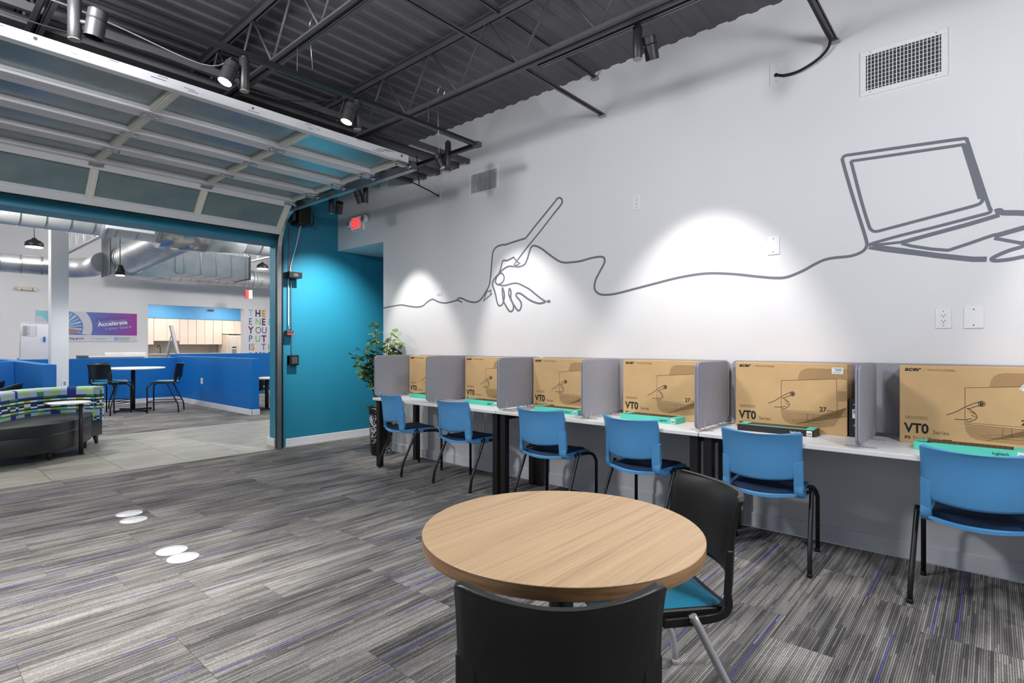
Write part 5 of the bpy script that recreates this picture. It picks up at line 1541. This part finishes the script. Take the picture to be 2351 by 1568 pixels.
# white high table with white chairs, dark chairs behind the partition
t = thing('long_table', 'long white high table behind the blue partition under the poster', 'table', (2.92, 15.58, 0))
MB().box(0, 1.28, 0, 0.62, 1.02, 1.05).build('tabletop', 'desk_white', t, bevel=0.003)
for x in (0.06, 1.22):
    for y in (0.06, 0.56): MB().box(x - 0.025, x + 0.025, y - 0.025, y + 0.025, 0, 1.02).build('leg', 'white_steel', t)
MB().box(0.09, 1.19, 0.03, 0.05, 0.93, 1.02).build('apron', 'board_white', t)
def office_chair(label, x, y, rz, mat, group, top=1.10):
    t = thing('high_chair', label, 'chair', (x, y, 0), rz, group)
    MB().grid(lambda u, v: (-0.19 - 0.05 * v + 0.03 * (2 * u - 1) ** 2, 0.2 * (2 * u - 1), 0.78 + (top - 0.78) * v), 8, 6)
    m = MB(); f = lambda u, v, o: (-0.19 - 0.05 * v + 0.03 * (2 * u - 1) ** 2 + o, 0.2 * (2 * u - 1), top - 0.34 + 0.34 * v)
    m.grid(lambda u, v: f(u, v, 0), 8, 6); n0 = len(m.v); m.grid(lambda u, v: f(u, v, -0.015), 8, 6)
    lp = [(i, 0) for i in range(9)] + [(8, j) for j in range(1, 7)] + [(i, 6) for i in range(7, -1, -1)] + [(0, j) for j in range(5, 0, -1)]
    lp = [j * 9 + i for i, j in lp]
    for a in range(len(lp)):
        p, q = lp[a], lp[(a + 1) % len(lp)]; m.f.append((p, q, n0 + q, n0 + p)); m.sm.append(False)
    m.build('backrest', mat, t)
    MB().prism(rrect(-0.2, 0.2, -0.2, 0.2, 0.05), XY, top - 0.40, top - 0.365).build('seat', mat, t, bevel=0.008)
    for sx in (-1, 1):
        for sy in (-1, 1): MB().cyl((sx * 0.15, sy * 0.15, top - 0.40), (sx * 0.21, sy * 0.19, 0), 0.012, 8).build('leg', 'silver_leg', t)
g = 'white chairs at the long table'
office_chair('white high chair at the long table, leftmost of three', 3.80, 16.42, math.radians(-82), 'desk_white', g, 1.125)
office_chair('white high chair at the long table, middle of three', 4.14, 16.62, math.radians(-82), 'desk_white', g, 1.125)
office_chair('white high chair at the long table, rightmost of three', 4.46, 16.85, math.radians(-75), 'desk_white', g, 1.125)
g = 'dark chairs behind the partition'
M('slate_plastic', (84, 100, 122), 0.5)
office_chair('slate grey chair just right of the column behind the partition', 2.52, 14.88, math.radians(20), 'slate_plastic', g, 1.09)
office_chair('second slate grey chair right of the column behind the partition', 3.05, 15.18, math.radians(20), 'slate_plastic', g, 1.08)
office_chair('blue chair back left of the whiteboard behind the low partition', 1.95, 15.9, math.radians(110), 'blue_plastic', g, 1.035)

# posters, wall lettering and small fittings on the far wall
YF = 17.5
ff_ = lambda u, v, w: (u, -w, v)
t = thing('wall_banner', 'wide blue to purple poster reading Accelerate your future on the far wall', 'poster', (2.40, YF, 1.40))
MB().box(0, 2.085, -0.015, 0.0005, 0.165, 0.755).build('picture', 'banner_gradient', t)
MB().box(0, 2.085, -0.015, 0.0005, 0.0, 0.165).build('lower_strip', 'banner_white', t)
m = MB()
for k in range(40):
    a0 = math.radians(-75 + 150 * k / 40); a1 = math.radians(-75 + 150 * (k + 1) / 40)
    q = []
    for a, r_ in ((a0, 0.445), (a0, 0.635), (a1, 0.635), (a1, 0.445)):
        q.append((0.47 + r_ * math.cos(a), min(0.754, max(0.166, 0.36 + r_ * math.sin(a)))))
    if abs(q[0][1] - q[1][1]) + abs(q[2][1] - q[0][1]) < 1e-4: continue
    m.prism(q, ff_, 0.0152, 0.0158)
m.build('wheel_rim', 'banner_ring', t, fix=False)
m = MB()
for k in range(9):
    a = math.radians(-20 + 13 * k); r0, r1 = 0.12, 0.42
    p = (0.47 + r0 * math.cos(a), 0.36 + r0 * math.sin(a)); q = (0.47 + r1 * math.cos(a), min(0.75, 0.36 + r1 * math.sin(a)))
    m.ribbon([p, q], [0.008, 0.045 if k % 2 else 0.02], ff_, 0.0152, 0.0157)
m.build('spokes', 'banner_ring', t, fix=False)
MB().prism([(0.52, 0.22), (0.80, 0.22), (0.86, 0.27), (0.62, 0.31)], ff_, 0.0152, 0.0162).build('crowd_patch', 'banner_rust', t)
MB().prism([(0.0, 0.166), (0.20, 0.166), (0.23, 0.45), (0.12, 0.60), (0.0, 0.62)], ff_, 0.0152, 0.0156).build('pale_figure', 'banner_white', t)
def far_text(root, s, u, v, size, mat, bold=0.0, rot=0.0, sx=1.0, off=0.0165, nm='lettering'):
    o = part(nm, text_mesh(s, size, mat, bold, sx=sx, depth=0.0005), root, (u, -off, v))
    o.rotation_euler = (PI / 2, -rot, 0)
far_text(t, 'Accelerate', 1.185, 0.52, 0.150, 'banner_purple', 0.0, 0.13)
far_text(t, 'Accelerate', 1.205, 0.45, 0.150, 'banner_lilac', 0.0, 0.13, off=0.017)
far_text(t, 'Accelerate', 1.225, 0.39, 0.150, 'paper_white', 0.022, 0.13, off=0.0175)
far_text(t, '» your future', 1.375, 0.30, 0.110, 'banner_cyan', 0.0, 0.13)
far_text(t, 'something good', 0.415, 0.055, 0.078, 'banner_purple', 0.02)
far_text(t, 'to happen.', 1.075, 0.055, 0.080, 'banner_lilac', 0.0)
m = MB()
m.ribbon([(1.615 + 0.035 * math.cos(i / 16 * 2 * PI), 0.078 + 0.035 * math.sin(i / 16 * 2 * PI)) for i in range(16)], 0.022, ff_, 0.0152, 0.016, closed=True)
m.build('round_logo', 'banner_blue', t)
far_text(t, 'Acceleration', 1.68, 0.085, 0.05, 'banner_dark'); far_text(t, 'Academies', 1.68, 0.035, 0.05, 'banner_dark')
t = thing('wall_banner', 'purple poster cut off by the left edge of the picture', 'poster', (0.25, YF, 1.38))
MB().box(0, 1.50, -0.015, 0.0005, 0, 0.665).build('picture', 'banner_gradient', t)
t = thing('wall_lettering', 'colourful capital letters spelling an energy motto on the far wall', 'lettering', (7.46, YF, 0))
cols_ = {'c': (96, 190, 206), 'p': (70, 24, 92), 'o': (212, 158, 56), 'b': (70, 84, 160), 'g': (112, 190, 84), 'm': (96, 24, 80), 'n': (120, 112, 84)}
for k, c in cols_.items(): M('letter_' + k, c, 0.5)
for row, (s, cc_, z) in enumerate((('THE', 'cpo', 2.215), ('ENERGY', 'bgmcpo', 1.950), ('YOU', 'mnb', 1.682), ('PUT OUT', 'bgm cpo', 1.412), ('IS THE', 'bo bgc', 1.150), ('ENERGY', 'cpgpob', 0.885))):
    x = 0
    for ch_, c in zip(s, cc_):
        wd = 0.205
        if ch_ == 'I': wd = 0.075
        if ch_ == ' ': x += 0.12; continue
        far_text(t, ch_, x, z, 0.295, 'letter_' + c, 0.03 if c in 'pmo' else 0.004, 0, 0.82 if ch_ != 'I' else 0.9, 0.002, 'letter')
        x += wd
t = thing('emergency_light', 'cream twin-lamp emergency light on the far wall near the column', 'emergency light', (2.23, YF, 2.62))
MB().box(-0.10, 0.10, -0.06, 0.0005, 0, 0.085).build('housing', 'beige_emergency', t, bevel=0.015)
for x in (-0.15, 0.15): MB().cyl((x, -0.09, 0.045), (x, -0.01, 0.045), 0.05, 16).build('lamp_head', 'beige_emergency', t)
t = thing('hanging_exit_sign', 'small red and white hanging sign below the far duct', 'sign', (6.95, 16.28, 2.66))
MB().box(-0.10, -0.01, -0.03, 0.03, 0, 0.25).build('red_side', 'red_marker', t)
MB().box(-0.01, 0.09, -0.03, 0.03, 0, 0.25).build('white_side', 'beige_emergency', t)
MB().cyl((0, 0, 0.25), (0, 0, 1.64), 0.008, 8).build('stem', 'steel_galv', t)

# kitchen ---------------------------------------------------------------------
g = 'cream upper kitchen cabinets'
def upper(label, x0, x1, z0, nd, z1=2.15):
    t = thing('wall_cabinet', label, 'cabinet', (x0, 19.62, z0), 0, g)
    MB().box(0.002, x1 - x0 - 0.002, 0.02, 0.55, 0, z1 - z0).build('carcass', 'cabinet_cream', t)
    w = (x1 - x0) / nd
    for i in range(nd): MB().box(i * w + 0.004, (i + 1) * w - 0.004, 0.0, 0.019, 0.003, z1 - z0 - 0.003).build('cabinet_door', 'cabinet_cream', t, bevel=0.002, seg=1)
upper('cream wall cabinet at the left edge of the kitchen opening', 4.95, 5.48, 1.325, 2)
upper('cream wall cabinet above the kitchen tap', 5.482, 6.20, 1.44, 2)
upper('cream wall cabinet right of the tap cabinet', 6.202, 6.69, 1.33, 2)
upper('cream wall cabinet in the middle right of the kitchen', 6.692, 7.21, 1.33, 2)
upper('single-door cream wall cabinet beside the fridge recess', 7.212, 7.49, 1.33, 1)
upper('short cream wall cabinet above the fridge', 7.495, 8.30, 1.69, 2)
t = thing('kitchen_counter', 'kitchen base unit with a pale counter along the back wall', 'counter', (4.95, 19.58, 0))
MB().box(0, 2.45, 0.03, 0.60, 0, 0.90).build('base_unit', 'cabinet_cream', t)
MB().box(-0.01, 2.46, 0, 0.60, 0.90, 0.94).build('worktop', 'counter_stone', t)
MB().box(0, 2.45, 0.602, 0.615, 0.94, 1.45).build('splashback', 'backsplash', t)
t = thing('kitchen_tap', 'dark arched kitchen tap in front of the splashback', 'tap', (5.72, 19.85, 0.94))
MB().tube(smooth_path([(0, 0, 0), (0, 0, 0.26), (-0.03, -0.02, 0.36), (-0.08, -0.06, 0.36), (-0.10, -0.08, 0.28)], 5), 0.014, 8).build('spout', 'black_steel', t)
MB().cyl((0, 0, 0), (0, 0, 0.03), 0.03, 12).build('base', 'black_steel', t)
t = thing('bar_counter', 'stone-fronted breakfast bar inside the kitchen opening', 'counter', (5.0, 18.15, 0))
MB().box(0.03, 1.93, 0.03, 0.32, 0, 1.02).build('front_panel', 'backsplash', t)
MB().box(0, 1.97, 0, 0.36, 1.02, 1.06).build('worktop', 'counter_stone', t, bevel=0.004)
t = thing('fridge', 'white double-door fridge with water dispenser in the kitchen', 'fridge', (7.56, 19.25, 0))
MB().box(0, 0.80, 0.06, 0.75, 0, 1.64).build('fridge_body', 'fridge_white', t, bevel=0.006)
for x0, x1, hx in ((0.0, 0.395, 0.35), (0.405, 0.80, 0.45)):
    d_ = MB().box(x0, x1, 0.0, 0.058, 0.02, 1.62).build('fridge_door', 'fridge_white', t, bevel=0.01)
    MB().tube([(hx, -0.002, 0.55), (hx, -0.045, 0.58), (hx, -0.045, 1.42), (hx, -0.002, 1.45)], 0.012, 8).build('door_handle', 'plate_white', d_)
MB().box(0.08, 0.27, -0.004, 0.0, 0.98, 1.30).build('dispenser_frame', 'cabinet_cream', t)
MB().box(0.11, 0.24, -0.007, -0.004, 1.22, 1.26).build('dispenser_display', 'black_card', t)
MB().box(0.10, 0.25, -0.006, -0.004, 1.02, 1.18).build('dispenser_niche', 'paper_grey', t)
t = thing('tall_panel', 'cream tall end panel left of the fridge', 'panel', (7.50, 19.22, 0))
MB().box(0, 0.045, 0, 0.75, 0, 1.66).build('panel_board', 'cabinet_cream', t, bevel=0.002)
t = thing('soffit_vent', 'dark vent in the blue kitchen soffit', 'vent', (7.11, 19.6, 2.40))
MB().box(-0.13, 0.13, -0.012, 0.0005, 0, 0.12).build('frame', 'blue_plastic', t)
MB().box(-0.10, 0.10, -0.016, -0.012, 0.025, 0.095).build('louvre', 'navy_pad', t)

# ducts, pendants and white roof steel -----------------------------------------
def spiral_duct(label, x0, x1, y, z, r, pitch=0.26, collars=()):
    t = thing('round_duct', label, 'duct', (x0, y, z))
    MB().cyl((0, 0, 0), (x1 - x0, 0, 0), r, 40).build('duct_pipe', 'duct_galv', t)
    m = MB().cyl((-0.006, 0, 0), (0.006, 0, 0), r + 0.006, 40).mesh('seam_ring', 'steel_bright')
    k = int((x1 - x0) / pitch)
    for i in range(k): part('seam_ring', m, t, (pitch * (i + 0.5), 0, 0))
    for c in collars: MB().cyl((c - x0 - 0.04, 0, 0), (c - x0 + 0.04, 0, 0), r + 0.014, 40).build('collar', 'duct_galv', t)
    return t
t = spiral_duct('silver spiral duct running across just beyond the door header', -3.0, 9.8, 10.0, 3.20, 0.265, 0.27, (2.12,))
MB().cyl((5.84, 0, -0.01), (6.52, 0, -0.01), 0.335, 40).build('saddle_sleeve', 'steel_bright', t)
MB().cyl((6.52, 0, 0), (7.15, 0, 0), 0.32, 40, r2=0.272).build('taper', 'duct_galv', t)
for x in (5.42, 8.42):
    q = MB().box(x - 0.30, x + 0.30, -0.31, -0.20, -0.19, -0.06).build('register', 'plate_white', t, bevel=0.004)
    m = MB().box(-0.008, 0.008, -0.316, -0.31, -0.10, -0.075).mesh('slot', 'slot_dark')
    for i in range(16): part('slot', m, q, (x - 0.25 + i * 0.033, 0, 0))
t = thing('flex_duct', 'ribbed silver duct slanting from the plenum box to the spiral duct', 'duct', (2.95, 12.1, 2.90))
P0, P1 = Vector((0.03, 0.0, 0.0)), Vector((0.33, -2.02, 0.26))
d = (P1 - P0).normalized(); L = (P1 - P0).length
m = MB(); a = d.orthogonal().normalized(); c = d.cross(a); NR, NS = 26 * 6, 40
for i in range(NR + 1):
    rr = 0.258 + 0.013 * abs(math.sin(PI * 26 * i / NR))
    for j in range(NS):
        q = P0 + d * (L * i / NR) + (a * math.cos(2 * PI * j / NS) + c * math.sin(2 * PI * j / NS)) * rr
        m.v.append(tuple(q))
for i in range(NR):
    for j in range(NS):
        m.f.append((i * NS + j, i * NS + (j + 1) % NS, (i + 1) * NS + (j + 1) % NS, (i + 1) * NS + j)); m.sm.append(True)
m.build('ribbed_pipe', 'duct_galv', t)
MB().cyl(P0 - d * 0.0, P0 + d * 0.05, 0.285, 40).build('collar', 'steel_bright', t)
t = thing('plenum_box', 'square sheet metal plenum behind the slanting ribbed duct', 'duct', (2.70, 12.11, 2.60))
MB().box(0, 0.75, 0, 0.6, 0, 0.72).build('box_body', 'duct_galv', t, bevel=0.006)
MB().box(-0.015, 0.0, -0.012, 0.6, -0.012, 0.73).build('corner_angle', 'duct_seam', t)
t = thing('rectangular_duct', 'rectangular sheet metal duct with raised seams right of the ribbed duct', 'duct', (3.75, 12.1, 2.74))
MB().box(0, 1.42, 0, 0.8, 0.0, 0.47).build('duct_box', 'duct_galv', t, bevel=0.004)
sm_ = MB().box(-0.009, 0.009, -0.012, 0.81, -0.012, 0.482).mesh('seam_rib', 'steel_bright')
for i in range(5): part('seam_rib', sm_, t, (0.16 + 0.30 * i, 0, 0))
MB().box(1.42, 1.45, -0.02, 0.82, -0.02, 0.49).build('end_flange', 'duct_seam', t)
MB().box(-0.30, 0.06, 0.02, 0.5, -0.06, 0.34).build('branch_box', 'duct_galv', t)
spiral_duct('silver spiral duct along the far wall right of the plenum', 3.9, 9.9, 16.6, 3.27, 0.245, 0.24, (7.2,))
t = spiral_duct('silver spiral duct passing behind the column at the left', -4.5, 2.30, 13.6, 2.815, 0.172, 0.3, (0.9, 2.26))
MB().tube([(6.8, 0, 0), (6.95, -0.05, 0), (7.15, -0.30, 0.02), (7.2, -0.95, 0.05)], 0.19, 28).build('elbow', 'duct_galv', t)
def pendant(label, x, y, z, watts, r=0.15):
    t = thing('pendant_lamp', label, 'pendant lamp', (x, y, z), 0, 'high-bay pendant lamps')
    MB().lathe([(0.03, 0.19), (0.05, 0.16), (r * 0.72, 0.13), (r * 0.98, 0.09), (r, 0.02), (r - 0.01, 0.012), (0.01, 0.012)], 32).build('lamp_shade', 'black_metal', t)
    MB().lathe([(0.001, 0.0), (r - 0.012, 0.0), (r - 0.012, 0.011), (0.001, 0.011)], 32).build('diffuser', 'lamp_face', t)
    MB().cyl((0, 0, 0.19), (0, 0, 4.3 - z), 0.006, 8).build('suspension', 'black_steel', t)
    if watts: spot(t, (0, 0, -0.02), (x, y, 0), watts, 75, 0.6, (1.0, 0.97, 0.93), 0.10)
pendant('black pendant lamp glowing left of the column', 1.96, 14.5, 3.27, PEND * 1.2, 0.15)
pendant('black pendant lamp at the right edge of the door opening', 6.95, 15.4, 3.44, PEND, 0.15)
pendant('white-rimmed lamp on a rod in front of the plenum box', 2.70, 11.5, 2.52, PEND * 0.6, 0.075)
pendant('added black pendant lamp in the far left corner', 0.3, 15.8, 3.9, PEND * 1.2, 0.15)  # this and the next one added to brighten the far wall
pendant('added black pendant lamp in front of the kitchen', 5.4, 16.0, 3.9, PEND * 1.2, 0.15)
WARM = (1.0, 0.96, 0.90)  # hidden globes below are added to light the white ceiling and walls
globe(0.6, 9.0, 3.50, FILL_GLOBES * 0.75, 'added white globe pendant above the curved sofa, hidden by the door', 4.3, WARM, 'added globe lamps of the far room')
globe(5.2, 9.2, 3.50, FILL_GLOBES * 0.65, 'added white globe pendant beyond the teal jamb', 4.3, WARM, 'added globe lamps of the far room')
globe(4.3, 13.4, 3.92, FILL_GLOBES * 0.5, 'added white globe pendant above the bar table, hidden by the door', 4.3, WARM, 'added globe lamps of the far room')
globe(0.4, 13.0, 3.85, FILL_GLOBES * 0.5, 'added white globe pendant left of the column, hidden by the door', 4.3, WARM, 'added globe lamps of the far room')
globe(7.6, 13.6, 3.92, FILL_GLOBES * 0.6, 'added white globe pendant at the right side of the far room', 4.3, WARM, 'added globe lamps of the far room')
g = 'white open-web joists of the far room'
for x, lab in ((-0.6, 'white roof joist of the far room, leftmost'), (1.1, 'white roof joist of the far room left of the column'), (2.8, 'white roof joist of the far room right of the column'), (4.5, 'white roof joist of the far room above the ribbed duct'), (6.2, 'white roof joist of the far room at the door opening edge'), (7.9, 'white roof joist of the far room, rightmost')):
    joist('far_roof_joist', x, 7.2, 17.4, 3.45, 4.28, 'white_steel', lab, panel=0.68, group=g)
for y, z, lab in ((11.6, 3.80, 'thin sprinkler pipe crossing the far room ceiling, nearer one'), (14.2, 3.78, 'thin sprinkler pipe crossing the far room ceiling, farther one')):
    t = thing('sprinkler_pipe', lab, 'pipe', (-5.9, y, z), 0, 'sprinkler pipes')
    MB().cyl((0, 0, 0), (15.8, 0, 0), 0.022, 10).build('pipe_run', 'paper_grey', t)
    m = MB()
    for k in range(6): m.cyl((1.5 + 2.5 * k, 0, 0.02), (1.5 + 2.5 * k, 0, 4.3 - z), 0.006, 6)
    m.build('hangers', 'paper_grey', t)

g = 'added kitchen fill lights'
for x, lab in ((5.6, 'added flat square fill light in the kitchen, left one'), (7.4, 'added flat square fill light in the kitchen, right one')):
    t = thing('added_panel_light', lab, 'added light', (x, 18.7, 2.70), 0, g)  # panel lights added to brighten the dark kitchen
    MB().box(-0.3, 0.3, -0.3, 0.3, -0.01, 0.02).build('frame', 'white_trim', t)
    MB().box(-0.27, 0.27, -0.27, 0.27, -0.014, -0.01).build('diffuser', 'lamp_face', t)
    l = bpy.data.lights.new('panel_glow', 'AREA'); l.shape = 'SQUARE'; l.size = 0.5; l.energy = KIT; l.color = (1.0, 0.93, 0.86)
    o = bpy.data.objects.new('panel_glow', l); col.objects.link(o); o.parent = t; o.location = (0, 0, -0.03)
